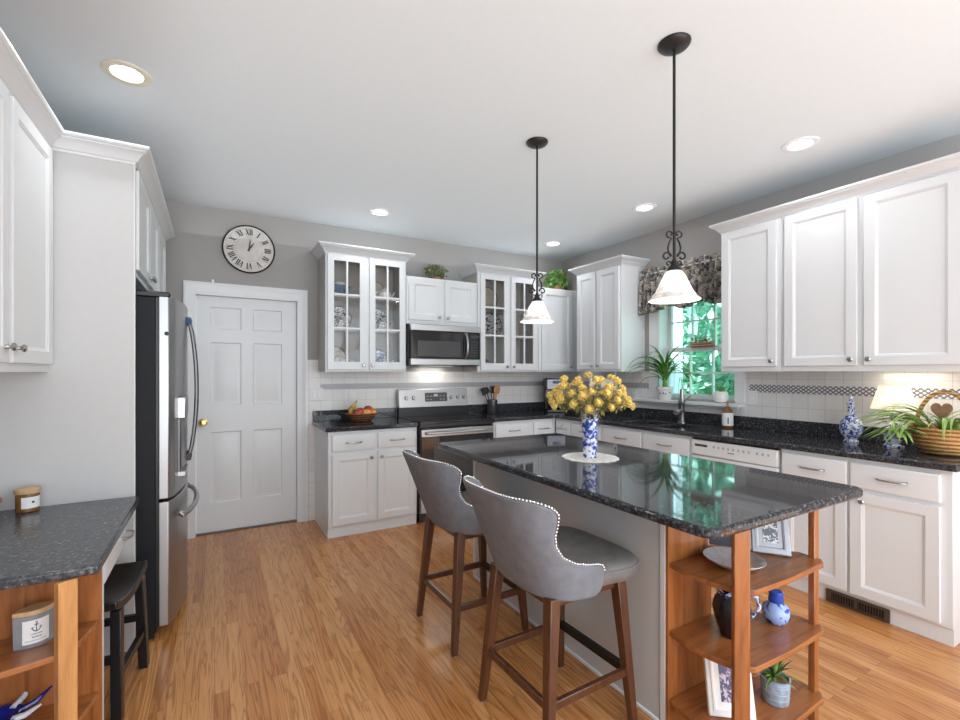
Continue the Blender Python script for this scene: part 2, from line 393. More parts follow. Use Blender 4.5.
M['black'] = pbr('black_plastic', (0.012, 0.012, 0.013), 0.3, var=0.1)
M['fridge_side'] = pbr('black_fridge_side', (0.010, 0.011, 0.014), 0.55, spec=0.25, var=0.1)
M['black_glass'] = pbr('black_glass', (0.008, 0.008, 0.009), 0.05, var=0.0)
M['black_wood'] = pbr('black_painted_wood', (0.010, 0.010, 0.011), 0.28, var=0.15)
M['iron'] = pbr('black_iron', (0.012, 0.011, 0.010), 0.4, 0.3, var=0.2)
M['greydoor'] = pbr('grey_screen', (0.05, 0.05, 0.055), 0.2)
M['cherry'] = wood('honey_wood_vertical', (0.185, 0.056, 0.015), (0.39, 0.142, 0.042), 0.3, 'Z', 1.0, 0.3)
M['cherryX'] = wood('honey_wood_across', (0.185, 0.056, 0.015), (0.39, 0.142, 0.042), 0.3, 'X', 1.0, 0.3)
M['oakpost'] = wood('golden_wood_post', (0.45, 0.20, 0.065), (0.66, 0.34, 0.13), 0.3, 'Z', 1.0, 0.3)
M['walnut'] = wood('walnut_leg', (0.040, 0.014, 0.007), (0.105, 0.038, 0.017), 0.3, 'Z', 2.0, 0.3)
M['lidwood'] = wood('pale_lid_wood', (0.45, 0.27, 0.13), (0.64, 0.42, 0.23), 0.5, 'X', 2.0)
M['suede'] = pbr('grey_upholstery', (0.168, 0.184, 0.216), 0.7, var=0.12, scale=22, bump=0.05)
M['suede2'] = pbr('taupe_seat_upholstery', (0.165, 0.155, 0.150), 0.65, var=0.14, scale=18, bump=0.05)
M['stud'] = pbr('bright_nailhead', (0.80, 0.79, 0.76), 0.2, 1.0)
M['delft'] = delft('blue_white_floral', scale=27, thr=0.50)
M['delft2'] = delft('blue_white_dense', (0.60, 0.66, 0.78), (0.03, 0.07, 0.30), 38, 0.50)
M['delftblue'] = delft('pale_blue_delft', (0.32, 0.46, 0.80), (0.01, 0.05, 0.42), 22, 0.535)
M['blue'] = pbr('cobalt_glaze', (0.015, 0.07, 0.42), 0.2, var=0.2)
M['porcelain'] = pbr('white_porcelain', (0.80, 0.79, 0.77), 0.15, var=0.01)
M['cream'] = pbr('cream_pottery', (0.55, 0.47, 0.36), 0.3, var=0.15, scale=25)
M['bowlblue'] = pbr('slate_blue_glaze', (0.10, 0.16, 0.28), 0.25, var=0.4, scale=40)
M['inkrim'] = delft('ink_pattern_china', (0.62, 0.61, 0.59), (0.02, 0.02, 0.03), 34, 0.53)
M['blackpot'] = pbr('black_glaze', (0.010, 0.010, 0.014), 0.12, var=0.3)
M['glass'] = glassmat('clear_pane'); M['wineglass'] = glassmat('clear_glassware', strength=0.035)
M['winglass'] = glassmat('window_pane', (0.80, 0.96, 1.0), 0.1)
M['yellow'] = pbr('dried_yellow_petal', (0.84, 0.62, 0.19), 0.7, var=0.25, scale=60)
M['stem'] = pbr('dry_stem', (0.16, 0.11, 0.04), 0.8, var=0.3)
M['leafdry'] = pbr('dry_leaf', (0.22, 0.20, 0.06), 0.8, var=0.3)
M['leaf'] = leafmat('green_leaf', (0.06, 0.20, 0.03), (0.28, 0.50, 0.13))
M['leaf2'] = leafmat('bright_variegated_leaf', (0.10, 0.28, 0.03), (0.45, 0.62, 0.20), 12)
M['leaf3'] = leafmat('dusty_green_leaf', (0.09, 0.14, 0.05), (0.36, 0.40, 0.20))
M['leaf4'] = leafmat('rusty_leaf', (0.14, 0.09, 0.04), (0.30, 0.22, 0.10))
M['dracaena'] = leafmat('long_leaf', (0.04, 0.17, 0.02), (0.20, 0.45, 0.10), 8)
M['outleaf'] = leafmat('outdoor_foliage', (0.11, 0.36, 0.24), (0.85, 1.0, 0.92), 1.0)
M['lawn'] = leafmat('outdoor_lawn', (0.06, 0.24, 0.09), (0.22, 0.50, 0.22), 3)
M['fabric'] = fabricmat()
M['wicker'] = weave('wicker', (0.24, 0.11, 0.03), (0.62, 0.36, 0.14))
M['wickerdark'] = weave('dark_wire_wicker', (0.05, 0.02, 0.01), (0.28, 0.11, 0.05))
M['heart'] = pbr('rusty_brown_heart', (0.17, 0.085, 0.03), 0.6, var=0.3)
M['shade'] = alabaster('alabaster_glass')
M['lampshade'] = shademat('linen_lampshade', (0.90, 0.84, 0.74), 0.62, (1.0, 0.90, 0.74))
M['lampedge'] = pbr('tan_shade_trim', (0.60, 0.42, 0.24), 0.7)
M['canlight'] = pbr('lit_bulb', (1, 1, 1), 0.5, emit=(1, 0.97, 0.92), estr=9.0)
M['hoodlens'] = pbr('hood_lens', (0.9, 0.9, 0.88), 0.4, emit=(1, 0.96, 0.9), estr=0.8)
M['cantrim'] = pbr('can_baffle', (0.62, 0.58, 0.47), 0.5)
M['paper'] = pbr('white_paper', (0.82, 0.82, 0.82), 0.8)
M['candle'] = pbr('grey_candle_glaze', (0.26, 0.27, 0.30), 0.35, var=0.1)
M['ink'] = pbr('dark_ink', (0.03, 0.035, 0.05), 0.6)
M['amber'] = pbr('amber_jar', (0.19, 0.085, 0.025), 0.15, var=0.1)
M['silver'] = pbr('embossed_silver', (0.80, 0.80, 0.82), 0.3, 0.55, var=0.15, scale=60, bump=0.5)
M['pewter'] = pbr('painted_silver_frame', (0.40, 0.41, 0.45), 0.35, 0.2, var=0.08)
M['clockface'] = pbr('clock_dial', (0.62, 0.60, 0.57), 0.6, var=0.12, scale=14)
M['clockring'] = pbr('clock_dial_centre', (0.56, 0.545, 0.52), 0.6, var=0.12, scale=22)
M['numeral'] = pbr('numeral_grey_black', (0.07, 0.068, 0.065), 0.6)
M['stonepot'] = pbr('blue_grey_stone_pot', (0.30, 0.40, 0.52), 0.7, var=0.25, scale=50, bump=0.3)
M['photo'] = delft('dark_photo_print', (0.55, 0.45, 0.55), (0.04, 0.03, 0.10), 30, 0.48, 0.25)
M['print'] = delft('pot_plant_print', (0.66, 0.66, 0.66), (0.10, 0.12, 0.16), 60, 0.50, 0.3)
M['copper'] = weave('copper_basket', (0.22, 0.10, 0.05), (0.50, 0.27, 0.16))
M['apple'] = pbr('red_apple', (0.45, 0.06, 0.025), 0.3, var=0.4, scale=25)
M['orange'] = pbr('orange_peel', (0.80, 0.28, 0.04), 0.5, var=0.1)
M['peach'] = pbr('peach_skin', (0.75, 0.36, 0.12), 0.5, var=0.2)
M['banana'] = pbr('banana_peel', (0.62, 0.42, 0.06), 0.5, var=0.3, scale=18)
M['spoonwood'] = pbr('spoon_wood', (0.50, 0.26, 0.10), 0.6, var=0.15)
M['slategl'] = pbr('crock_mesh', (0.10, 0.10, 0.11), 0.3, 0.6, var=0.4, scale=120)
M['lace'] = pbr('white_lace', (0.60, 0.59, 0.56), 0.9, var=0.25, scale=140)
M['artblue'] = pbr('cobalt_art_glass', (0.012, 0.02, 0.22), 0.06, var=0.4, scale=20)
M['artwhite'] = pbr('white_art_glass', (0.72, 0.76, 0.85), 0.06, var=0.2)
M['ventmetal'] = pbr('brown_register', (0.10, 0.075, 0.055), 0.45, 0.5)
M['ventdark'] = pbr('register_hollow', (0.008, 0.008, 0.008), 0.7)
M['terracotta'] = pbr('terracotta', (0.50, 0.22, 0.13), 0.7)
M['soil'] = pbr('dark_soil', (0.02, 0.015, 0.01), 0.9)
M['bluetape'] = pbr('blue_grip', (0.03, 0.08, 0.20), 0.6, var=0.3)
M['siding'] = pbr('white_siding', (0.75, 0.78, 0.85), 0.6)

# ------------------------------------------------------------------ the room
fl = fin('floor', bx(XL - 0.2, YN, -0.08, XR + 0.2, YB + 0.15, 0.0), M['floor'], smooth=0); setp(fl, kind='structure')
ce = fin('ceiling', bx(XL - 0.2, YN, H, XR + 0.2, YB + 0.15, H + 0.12), M['ceil'], smooth=0); setp(ce, kind='structure')
DX0, DX1, DZ = -0.14, 0.662, 2.02
wb = fin('wall_back', slab([XL - 0.15, DX0, DX1, XR + 0.15], [0, DZ, H], lambda i, j: not (i == 1 and j == 0), YB, YB + 0.14, 'Y'), M['wall'], smooth=0); setp(wb, kind='structure')
wl = fin('wall_left', bx(XL - 0.14, YN, 0, XL, YB, H), M['wall'], smooth=0); setp(wl, kind='structure')
WY0, WY1, WZ0, WZ1 = 2.27, 3.03, 1.125, 2.14
wr = fin('wall_right', slab([YN, WY0, WY1, YB], [0, WZ0, WZ1, H], lambda i, j: not (i == 1 and j == 1), XR, XR + 0.17, 'X'), M['wall'], smooth=0); setp(wr, kind='structure')

# backsplash tiles
t = thing('trim_1', None, None, kind='structure')
fin('wall_tile', slab([0.745, 0.842, 3.76], [0.0, 0.914, 1.375, 1.483], lambda i, j: i == 0 or j == 1, YB - 0.008, YB, 'Y'), M['tileB'], t, smooth=0)
fin('border_tile', bx(0.862, YB - 0.0105, 1.208, 3.755, YB - 0.008, 1.26), M['bandB'], t, smooth=0)
t = thing('trim_2', None, None, kind='structure')
fin('wall_tile', slab([0.80, WY0 - 0.0, WY1 + 0.0, YB - 0.01], [0.914, 1.10, 1.375], lambda i, j: not (i == 1 and j == 1), XR - 0.008, XR, 'X'), M['tileR'], t, smooth=0)
fin('border_tile', bx(XR - 0.0105, 0.80, 1.212, XR - 0.008, 2.15, 1.272), M['bandR'], t, smooth=0)
fin('border_tile', bx(XR - 0.0105, 3.145, 1.208, XR - 0.008, 4.45, 1.262), M['bandR'], t, smooth=0)

# six-panel door with casing
t = thing('door_1', None, None, (0, YB, 0), kind='structure')
xc = [DX0 + 0.006, -0.03, 0.205, 0.295, 0.535, DX1 - 0.006]
zc = [0.012, 0.255, 0.86, 1.085, 1.625, 1.735, 1.925, DZ - 0.004]
dslab = fin('door_slab', panel_slab(xc, zc, {(1, 1), (3, 1), (1, 3), (3, 3), (1, 5), (3, 5)}, 0.036, [(0.008, 0.010), (0.014, 0.011), (0.045, 0.003)]), M['trimw'], t, loc=(0, 0.085, 0))
kb = fin('door_knob', LA([(0.032, 0), (0.032, 0.006), (0.012, 0.012), (0.012, 0.03), (0.026, 0.036), (0.029, 0.048), (0.022, 0.06), (0, 0.064)], 24, Matrix.Rotation(pi / 2, 4, 'X')), M['brass'], t, loc=(-0.085, 0.048, 0.945), label='round brass knob')
def casing_profile_box(bm, x0, z0, x1, z1): box(bm, x0, -0.018, z0, x1, 0.0, z1, 0.004)
bm = BM()
out = [(-0.222, 0.0), (-0.222, 2.122), (0.745, 2.122), (0.745, 0.0)]
inn = [(DX0 - 0.002, 0.0), (DX0 - 0.002, DZ + 0.002), (DX1 + 0.002, DZ + 0.002), (DX1 + 0.002, 0.0)]
def casing(bm, out, inn, prof, closed=False):
    n = len(out); rows = []
    for (f, y) in prof:
        rows.append([bm.verts.new((o[0] + (i[0] - o[0]) * f, y, o[1] + (i[1] - o[1]) * f)) for o, i in zip(out, inn)])
    for a, b in zip(rows, rows[1:]):
        for k in range(n if closed else n - 1): bm.faces.new((a[k], a[(k + 1) % n], b[(k + 1) % n], b[k]))
casing(bm, out, inn, [(0, 0), (0, -0.02), (0.12, -0.022), (0.3, -0.017), (0.36, -0.014), (0.8, -0.011), (1, -0.009), (1, 0)])
fin('casing', bm, M['trimw'], t)
bm = BM(); casing(bm, inn, [(DX0 + 0.004, 0), (DX0 + 0.004, DZ - 0.003), (DX1 - 0.004, DZ - 0.003), (DX1 - 0.004, 0)], [(0, -0.005), (1, -0.005), (1, 0.14), (0, 0.14)]); fin('jamb', bm, M['trimw'], t)
fin('threshold', bx(DX0, 0.02, 0.0, DX1, 0.13, 0.010), M['walnut'], t)

# window: casing, jambs, double-hung sashes, stool
t = thing('window_1', None, None, (XR, 0, 0), kind='structure')
bm = BM()
def YZ(bm, f):  # build in (x,y,z)->(depth swapped) : local x -> world Y, y -> world X
    for v in bm.verts: v.co = Vector((v.co.y, v.co.x, v.co.z))
    return bm
casing(bm, [(WY0 - 0.085, WZ0), (WY0 - 0.085, WZ1 + 0.085), (WY1 + 0.10, WZ1 + 0.085), (WY1 + 0.10, WZ0)], [(WY0, WZ0), (WY0, WZ1), (WY1, WZ1), (WY1, WZ0)], [(0, 0), (0, -0.02), (0.3, -0.018), (0.8, -0.012), (1, -0.010), (1, 0)])
fin('casing', YZ(bm, 0), M['trimw'], t)
bm = BM(); casing(bm, [(WY0, WZ0), (WY0, WZ1), (WY1, WZ1), (WY1, WZ0)], [(WY0 + 0.008, WZ0), (WY0 + 0.008, WZ1 - 0.008), (WY1 - 0.008, WZ1 - 0.008), (WY1 - 0.008, WZ0)], [(0, -0.004), (1, -0.004), (1, 0.168), (0, 0.168)])
fin('jamb', YZ(bm, 0), M['trimw'], t)
fin('window_stool', slab([-0.10, 0.0, 0.16], [2.19, WY0 + 0.0, WY1, 3.29], lambda i, j: i == 0 or j == 1, 1.086, 1.108, 'Z'), M['trimw'], t)
fin('window_apron', bx(-0.016, 2.24, 1.045, -0.001, 3.2, 1.086, 0.003), M['trimw'], t)
fin('window_bottom', bx(0.09, WY0, 1.108, 0.168, WY1, 1.128), M['trimw'], t)
def sash(z0, z1, x, nm):
    y0, y1 = WY0 + 0.009, WY1 - 0.009; f = 0.034; w = y1 - y0 - 2 * f
    ys = [y0, y0 + f]
    for k in range(3):
        a = y0 + f + w * k / 3; b2 = y0 + f + w * (k + 1) / 3
        if k: ys += [a + 0.006]
        ys += [b2 - (0.006 if k < 2 else 0)]
    ys += [y1]
    zm = (z0 + z1) / 2; zs = [z0, z0 + 0.038, zm - 0.006, zm + 0.006, z1 - 0.038, z1]
    s = fin(nm, slab(ys, zs, lambda i, j: not (i in (1, 3, 5) and j in (1, 3)), x, x + 0.03, 'X'), M['trimw'], t, smooth=0)
    fin('window_pane', bx(x + 0.012, y0 + f, z0 + 0.03, x + 0.016, y1 - f, z1 - 0.03), M['winglass'], s, smooth=0)
sash(1.128, 1.60, 0.095, 'lower_sash'); sash(1.57, 2.13, 0.128, 'upper_sash')

# outside: slope, foliage, white siding corner
g = fin('trim_3', BM(), None) if False else None
bm = BM(); nx, ny = 14, 18
vv = [[bm.verts.new((4.2 + i * 0.8, -4 + j * 0.8, -0.8 + 0.05 * i * i * 0.8 + 0.12 * sin(i * 1.3 + j))) for j in range(ny + 1)] for i in range(nx + 1)]
for i in range(nx):
    for j in range(ny): bm.faces.new((vv[i][j], vv[i + 1][j], vv[i + 1][j + 1], vv[i][j + 1]))
o = fin('lawn', bm, M['lawn']); setp(o, 'sloping green lawn rising behind the kitchen window', 'lawn', kind='stuff')
def leafquad(bm, c, s, rng, up=0.3):
    d = Vector((rng.gauss(0, 1), rng.gauss(0, 1), rng.gauss(0, 1) + up)).normalized(); e = d.orthogonal().normalized(); f = d.cross(e)
    e = (e * cos(6.28 * rng.random()) + f * sin(6.28 * rng.random())).normalized(); f = d.cross(e)
    a = bm.verts.new(c - e * s); b = bm.verts.new(c + f * s * 0.45 + d * s * 0.1); k = bm.verts.new(c + e * s); h = bm.verts.new(c - f * s * 0.45 + d * s * 0.1)
    bm.faces.new((a, b, k, h))
rng = random.Random(3)
bm = BM()
for k in range(110):
    x = rng.uniform(7.0, 11.0); y = x * rng.uniform(0.40, 1.15); z = rng.uniform(-0.6, 8.5) * (0.5 + 0.06 * x)
    r = rng.uniform(0.6, 1.1)
    for q in range(170):
        v = Vector((rng.gauss(0, 1), rng.gauss(0, 1), rng.gauss(0, 1))).normalized() * r * (0.65 + 0.4 * rng.random())
        leafquad(bm, Vector((x, y, z)) + v, rng.uniform(0.09, 0.19), rng)
o = fin('foliage', bm, M['outleaf'], smooth=0); setp(o, 'dense bright green foliage of shrubs and trees seen through the window', 'foliage', kind='stuff')
o = fin('porch_post', bx(5.2, 3.93, -0.8, 5.36, 4.09, 3.6, 0.01), M['siding']); setp(o, 'white porch post standing outside the left panes of the window', 'post')

# ------------------------------------------------------------------ cabinet kit
def knob(par, x, z, y=-0.02):
    return fin('knob', LA([(0.009, 0), (0.006, 0.004), (0.006, 0.014), (0.014, 0.019), (0.0155, 0.024), (0.011, 0.029), (0, 0.030)], 16, Matrix.Rotation(pi / 2, 4, 'X')), M['nickel'], par, loc=(x, y, z))
def pull(par, x, z, w=0.125, y=-0.02):
    pts = [(-w / 2, 0, 0), (-w / 2, -0.016, 0), (-w / 2 + 0.012, -0.026, 0), (-w / 4, -0.030, 0), (0, -0.031, 0), (w / 4, -0.030, 0), (w / 2 - 0.012, -0.026, 0), (w / 2, -0.016, 0), (w / 2, 0, 0)]
    return fin('handle', TU(pts, [0.006, 0.005, 0.005, 0.0055, 0.006, 0.0055, 0.005, 0.005, 0.006], 8), M['nickel'], par, loc=(x, y, z))
def door(par, x0, x1, z0, z1, yf, kn=None, rail=0.055, name='door'):
    d = fin(name, panel_slab([x0, x0 + rail, x1 - rail, x1], [z0, z0 + rail, z1 - rail, z1], {(1, 1)}, 0.02, [(0.003, 0.004), (0.008, 0.005), (0.012, 0.010)]), M['white'], par, loc=(0, yf, 0), bevel=0.002)
    if kn: knob(d, kn[0], kn[1])
    return d
def drawer(par, x0, x1, z0, z1, yf, handle=True):
    e = 0.014
    d = fin('drawer', panel_slab([x0, x1], [z0, z1], {(0, 0)}, 0.016, [(0.004, -0.003), (0.010, -0.004)]), M['white'], par, loc=(0, yf, 0))
    if handle: pull(d, (x0 + x1) / 2, (z0 + z1) / 2)
    return d
def glassdoor(par, x0, x1, z0, z1, yf, kn, rail=0.056):
    m = 0.009; xm = (x0 + x1) / 2; gz0, gz1 = z0 + 0.072, z1 - 0.055; h = (gz1 - gz0) / 3
    us = [x0, x0 + rail, xm - m, xm + m, x1 - rail, x1]; vs = [z0, gz0, gz0 + h - m, gz0 + h + m, gz0 + 2 * h - m, gz0 + 2 * h + m, gz1, z1]
    d = fin('door', slab(us, vs, lambda i, j: not (i in (1, 3) and j in (1, 3, 5)), -0.02, 0.0, 'Y'), M['white'], par, loc=(0, yf, 0), bevel=0.003)
    fin('glass_pane', bx(x0 + rail - 0.004, -0.011, gz0 - 0.004, x1 - rail + 0.004, -0.008, gz1 + 0.004), M['glass'], d, smooth=0)
    knob(d, *kn)
    return d
CROWN = [(0.0, 0.0), (0.006, 0.0), (0.008, 0.010), (0.016, 0.014), (0.022, 0.024), (0.036, 0.040), (0.050, 0.050), (0.056, 0.052), (0.056, 0.058), (0.066, 0.062), (0.070, 0.070), (0.070, 0.078), (0.0, 0.078)]
def crown(par, w, d, z, left=True, right=True, s=1.0, x0=0, ret=-0.002):
    bm = BM(); rows = []
    for (o, h) in CROWN:
        o *= s; p = []
        if left: p += [(x0 - o, ret), (x0 - o, -d - o)]
        else: p += [(x0, -d - o)]
        if right: p += [(x0 + w + o, -d - o), (x0 + w + o, -0.002)]
        else: p += [(x0 + w, -d - o)]
        rows.append([bm.verts.new((a, b, z + h * s)) for a, b in p])
    for a, b in zip(rows, rows[1:]):
        for k in range(len(a) - 1): bm.faces.new((a[k], a[k + 1], b[k + 1], b[k]))
    top = rows[-1]; 
    if len(top) > 2: bm.faces.new(top)
    n = len(rows)
    for k in (0, -1):
        bm.faces.new([r[k] for r in rows])
    return fin('crown', bm, M['white'], par, smooth=25)
RR = -pi / 2   # faces -X (right wall)
LR = pi / 2    # faces +X (left wall)

def closed_body(par, w, d, z0, z1, mat='white'):
    return fin('body', bx(0, -d, z0, w, -0.001, z1, 0.002), M[mat], par)
def open_body(par, w, d, z0, z1, zsh):
    bm = BM(); T = 0.018
    # carcass as one connected ring extruded, plus back
    ys = slab([0, 0.035, w / 2 - 0.022, w / 2 + 0.022, w - 0.035, w], [z0, z0 + 0.04, z1 - 0.03, z1], lambda i, j: not (i in (1, 3) and j == 1), -d, -d + 0.02, 'Y')
    c = fin('face_frame', ys, M['white'], par, smooth=0)
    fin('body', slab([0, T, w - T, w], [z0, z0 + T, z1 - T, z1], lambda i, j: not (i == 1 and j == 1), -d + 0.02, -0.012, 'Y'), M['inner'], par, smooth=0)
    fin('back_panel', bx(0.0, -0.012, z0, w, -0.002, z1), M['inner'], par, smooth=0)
    for z in zsh: fin('shelf', bx(T, -d + 0.04, z - 0.016, w - T, -0.012, z), M['white'], par, smooth=0)

UZ = 1.375; FYd = 0.33
# --- back wall uppers
t = thing('wall_cabinet', 'white glass-door wall cabinet beside the panelled door, left of the microwave', 'cabinet', (0.842, YB, 0))
open_body(t, 0.741, FYd, UZ, 2.42, [1.762, 2.062])
glassdoor(t, 0.014, 0.352, 1.392, 2.408, -FYd, (0.325, 1.432))
glassdoor(t, 0.384, 0.728, 1.392, 2.408, -FYd, (0.411, 1.432))
crown(t, 0.741, FYd, 2.412)
t = thing('wall_cabinet', 'small white two-door cabinet mounted above the microwave', 'cabinet', (1.587, YB, 0))
closed_body(t, 0.775, FYd, 1.835, 2.29)
door(t, 0.022, 0.360, 1.872, 2.272, -FYd, (0.335, 1.905)); door(t, 0.402, 0.752, 1.872, 2.272, -FYd, (0.428, 1.905))
t = thing('wall_cabinet', 'white glass-door wall cabinet to the right of the microwave', 'cabinet', (2.368, YB, 0))
open_body(t, 0.779, FYd, UZ, 2.42, [1.762, 2.062])
glassdoor(t, 0.028, 0.375, 1.392, 2.395, -FYd, (0.350, 1.428))
glassdoor(t, 0.408, 0.756, 1.392, 2.395, -FYd, (0.434, 1.428))
crown(t, 0.779, FYd, 2.405, s=0.95)
t = thing('wall_cabinet', 'lower white single-door wall cabinet in the room corner, under a green plant', 'cabinet', (3.152, YB, 0))
closed_body(t, 0.61, FYd, UZ, 2.325)
door(t, 0.035, 0.475, 1.395, 2.302, -FYd, (0.448, 1.43))
# --- right wall uppers
t = thing('wall_cabinet', 'tall white two-door wall cabinet to the left of the window', 'cabinet', (XR, 3.829, 0), RR)
closed_body(t, 0.631, FYd, UZ, 2.425)
door(t, 0.02, 0.285, 1.40, 2.408, -FYd, (0.262, 1.435)); door(t, 0.318, 0.612, 1.40, 2.408, -FYd, (0.343, 1.435))
crown(t, 0.631, FYd, 2.418, s=0.95)
t = thing('wall_cabinet', 'narrow single-door white wall cabinet immediately right of the window', 'cabinet', (XR, 2.186, 0), RR)
closed_body(t, 0.441, FYd, UZ, 2.458)
door(t, 0.016, 0.414, 1.412, 2.440, -FYd, (0.388, 1.45)); crown(t, 0.441, FYd, 2.448, True, False, 0.9)
t = thing('wall_cabinet', 'wide two-door white wall cabinet above the lit lamp and basket', 'cabinet', (XR, 1.744, 0), RR)
closed_body(t, 0.92, FYd, UZ, 2.458)
door(t, 0.024, 0.438, 1.412, 2.440, -FYd, (0.411, 1.45)); door(t, 0.473, 0.896, 1.412, 2.440, -FYd, (0.500, 1.45)); crown(t, 0.92, FYd, 2.448, False, True, 0.9)
# --- left uppers, fridge surround
t = thing('wall_cabinet', 'white two-door wall cabinet over the desk at the left edge', 'cabinet', (XL, 1.74, 0), LR)
closed_body(t, 1.068, 0.287, UZ - 0.005, 2.40)
door(t, 0.03, 0.532, 1.405, 2.385, -0.287, (0.498, 1.46)); door(t, 0.572, 1.05, 1.405, 2.385, -0.287, (0.60, 1.46)); crown(t, 1.068, 0.287, 2.392, False, False)
t = thing('refrigerator_surround', 'tall pale end panel and white cabinets boxing in the refrigerator', 'cabinet', (XL, 2.81, 0), LR)
fin('end_panel', bx(0, -0.604, 0, 0.02, -0.001, 2.40), M['panel'], t, label='white end panel greyed to look shaded')
fin('panel_edging', bx(-0.002, -0.609, 0, 0.022, -0.604, 2.40), M['white'], t)
fin('body', bx(0.02, -0.60, 1.86, 0.99, -0.001, 2.40, 0.001), M['white'], t)
fin('pantry_body', bx(0.99, -0.60, 0.0, 1.54, -0.001, 2.40, 0.001), M['white'], t)
door(t, 0.05, 0.51, 1.885, 2.385, -0.60, (0.485, 1.92)); door(t, 0.525, 0.975, 1.885, 2.385, -0.60, (0.55, 1.92)); door(t, 1.02, 1.52, 0.12, 2.385, -0.60, (1.05, 1.2))
crown(t, 1.54, 0.605, 2.392, True, True, ret=-0.285)
# crown return along the end panel stops at the desk cabinet

# --- base cabinets
def base(name, label, x, y, rz, w, d, fronts, toe=True, cat='cabinet'):
    t = thing('base_cabinet', label, cat, (x, y, 0), rz)
    if 'sink base' in label:
        fin('body', bx(0, -d, 0.088, w, -0.001, 0.69, 0.002), M['white'], t); fin('front_rail', bx(0, -d, 0.69, w, -d + 0.02, 0.879), M['white'], t)
    else: fin('body', bx(0, -d, 0.088, w, -0.001, 0.879, 0.002), M['white'], t)
    fin('toe_kick', bx(0.0, -d + 0.012, 0, w, -0.002, 0.088), M['white'], t)
    for f in fronts:
        if f[0] == 'dr': drawer(t, f[1], f[2], f[3], f[4], -d)
        else: door(t, f[1], f[2], f[3], f[4], -d, f[5])
    return t
DB = 0.585
base('b', 'white base cabinet under the fruit basket, left of the range', 0.81, YB, 0, 0.782, DB, [('dr', 0.03, 0.385, 0.712, 0.85), ('dr', 0.415, 0.765, 0.712, 0.85), ('do', 0.03, 0.385, 0.105, 0.69, (0.355, 0.645)), ('do', 0.415, 0.765, 0.105, 0.69, (0.445, 0.645))])
base('b', 'white base cabinet under the utensil crock, right of the range', 2.392, YB, 0, 0.79, DB, [('dr', 0.03, 0.468, 0.712, 0.85), ('dr', 0.495, 0.745, 0.712, 0.85), ('do', 0.03, 0.468, 0.105, 0.69, (0.44, 0.645)), ('do', 0.495, 0.745, 0.105, 0.69, (0.52, 0.645))])
DR = XR - 3.19
base('b', 'white corner base cabinet between the back run and the sink', XR, 3.88, RR, 0.68, DR, [('dr', 0.02, 0.235, 0.712, 0.85), ('dr', 0.26, 0.66, 0.712, 0.85), ('do', 0.02, 0.235, 0.105, 0.69, (0.2, 0.645)), ('do', 0.26, 0.66, 0.105, 0.69, (0.29, 0.645))])
base('b', 'white sink base cabinet beneath the window', XR, 3.2, RR, 0.94, DR, [('dr', 0.02, 0.465, 0.712, 0.85), ('dr', 0.49, 0.925, 0.712, 0.85), ('do', 0.02, 0.465, 0.105, 0.69, (0.43, 0.645)), ('do', 0.49, 0.925, 0.105, 0.69, (0.52, 0.645))])
base('b', 'white base cabinet with one drawer right beside the dishwasher', XR, 1.62, RR, 0.37, DR, [('dr', 0.012, 0.36, 0.712, 0.855), ('do', 0.012, 0.36, 0.105, 0.69, (0.04, 0.645))])
base('b', 'white end base cabinet under the plant basket at the right edge', XR, 1.25, RR, 0.427, DR, [('dr', 0.006, 0.384, 0.712, 0.855), ('do', 0.006, 0.384, 0.105, 0.69, (0.066, 0.645))])

# dishwasher
t = thing('dishwasher', 'white dishwasher with a strip of control buttons, between sink and drawers', 'dishwasher', (XR, 2.252, 0), RR)
fin('body', bx(0.004, -DR + 0.01, 0.10, 0.622, -0.03, 0.872), M['white'], t)
fin('door', bx(0.006, -DR - 0.022, 0.115, 0.62, -DR + 0.01, 0.745, 0.004), M['white'], t)
cp = fin('control_panel', bx(0.006, -DR - 0.026, 0.752, 0.62, -DR + 0.01, 0.862, 0.004), M['white'], t)
fin('gap_strip', bx(0.006, -DR - 0.005, 0.862, 0.62, -DR + 0.01, 0.876), M['black'], t)
fin('vent_slot', bx(0.035, -DR - 0.0275, 0.815, 0.135, -DR - 0.025, 0.832), M['ink'], cp, label='dark slotted vent')
for k in range(11):
    x = 0.18 + k * 0.036 + (0.02 if k > 7 else 0)
    fin('button', bx(x, -DR - 0.0275, 0.815, x + 0.012, -DR - 0.025, 0.832), M['pewter'], cp)
fin('badge', bx(0.29, -DR - 0.0275, 0.793, 0.335, -DR - 0.025, 0.798), M['ink'], cp)
fin('toe_panel', bx(0.006, -DR + 0.02, 0.0, 0.62, -0.05, 0.10), M['white'], t)

# counters
def counter(name, label, bm, mat='granite'):
    t = thing('countertop', label, 'countertop')
    fin('slab', bm, M[mat], t, smooth=40, bevel=0.008)
    return t
CT0, CT1 = 0.88, 0.916
t = counter('c', 'short black granite countertop left of the range, under the fruit', bx(0.785, 3.845, CT0, 1.594, YB - 0.009, CT1))
fin('upstand', bx(0.79, YB - 0.03, CT1, 1.594, YB - 0.0095, 1.012, 0.002), M['granite'], t)
xs = [2.388, 3.15, 3.27, 3.60, XR - 0.009]; ys = [0.795, 2.42, 2.66, 2.70, 3.02, 3.845, YB - 0.009]
def inL(i, j):
    if i == 0: return j == 5
    if i == 2 and j in (1, 3): return False
    return True
t = counter('c', 'long black granite countertop wrapping the corner around the sink', slab(xs, ys, inL, CT0, CT1, 'Z'))
fin('upstand', bx(2.39, YB - 0.03, CT1, 3.74, YB - 0.0095, 1.012, 0.002), M['granite'], t)
fin('upstand', bx(XR - 0.03, 0.80, CT1, XR - 0.0095, YB - 0.03, 1.012, 0.002), M['granite'], t)
t = thing('sink', 'double-bowl stainless steel undermount sink set in the black counter', 'sink', (3.435, 2.72, 0))
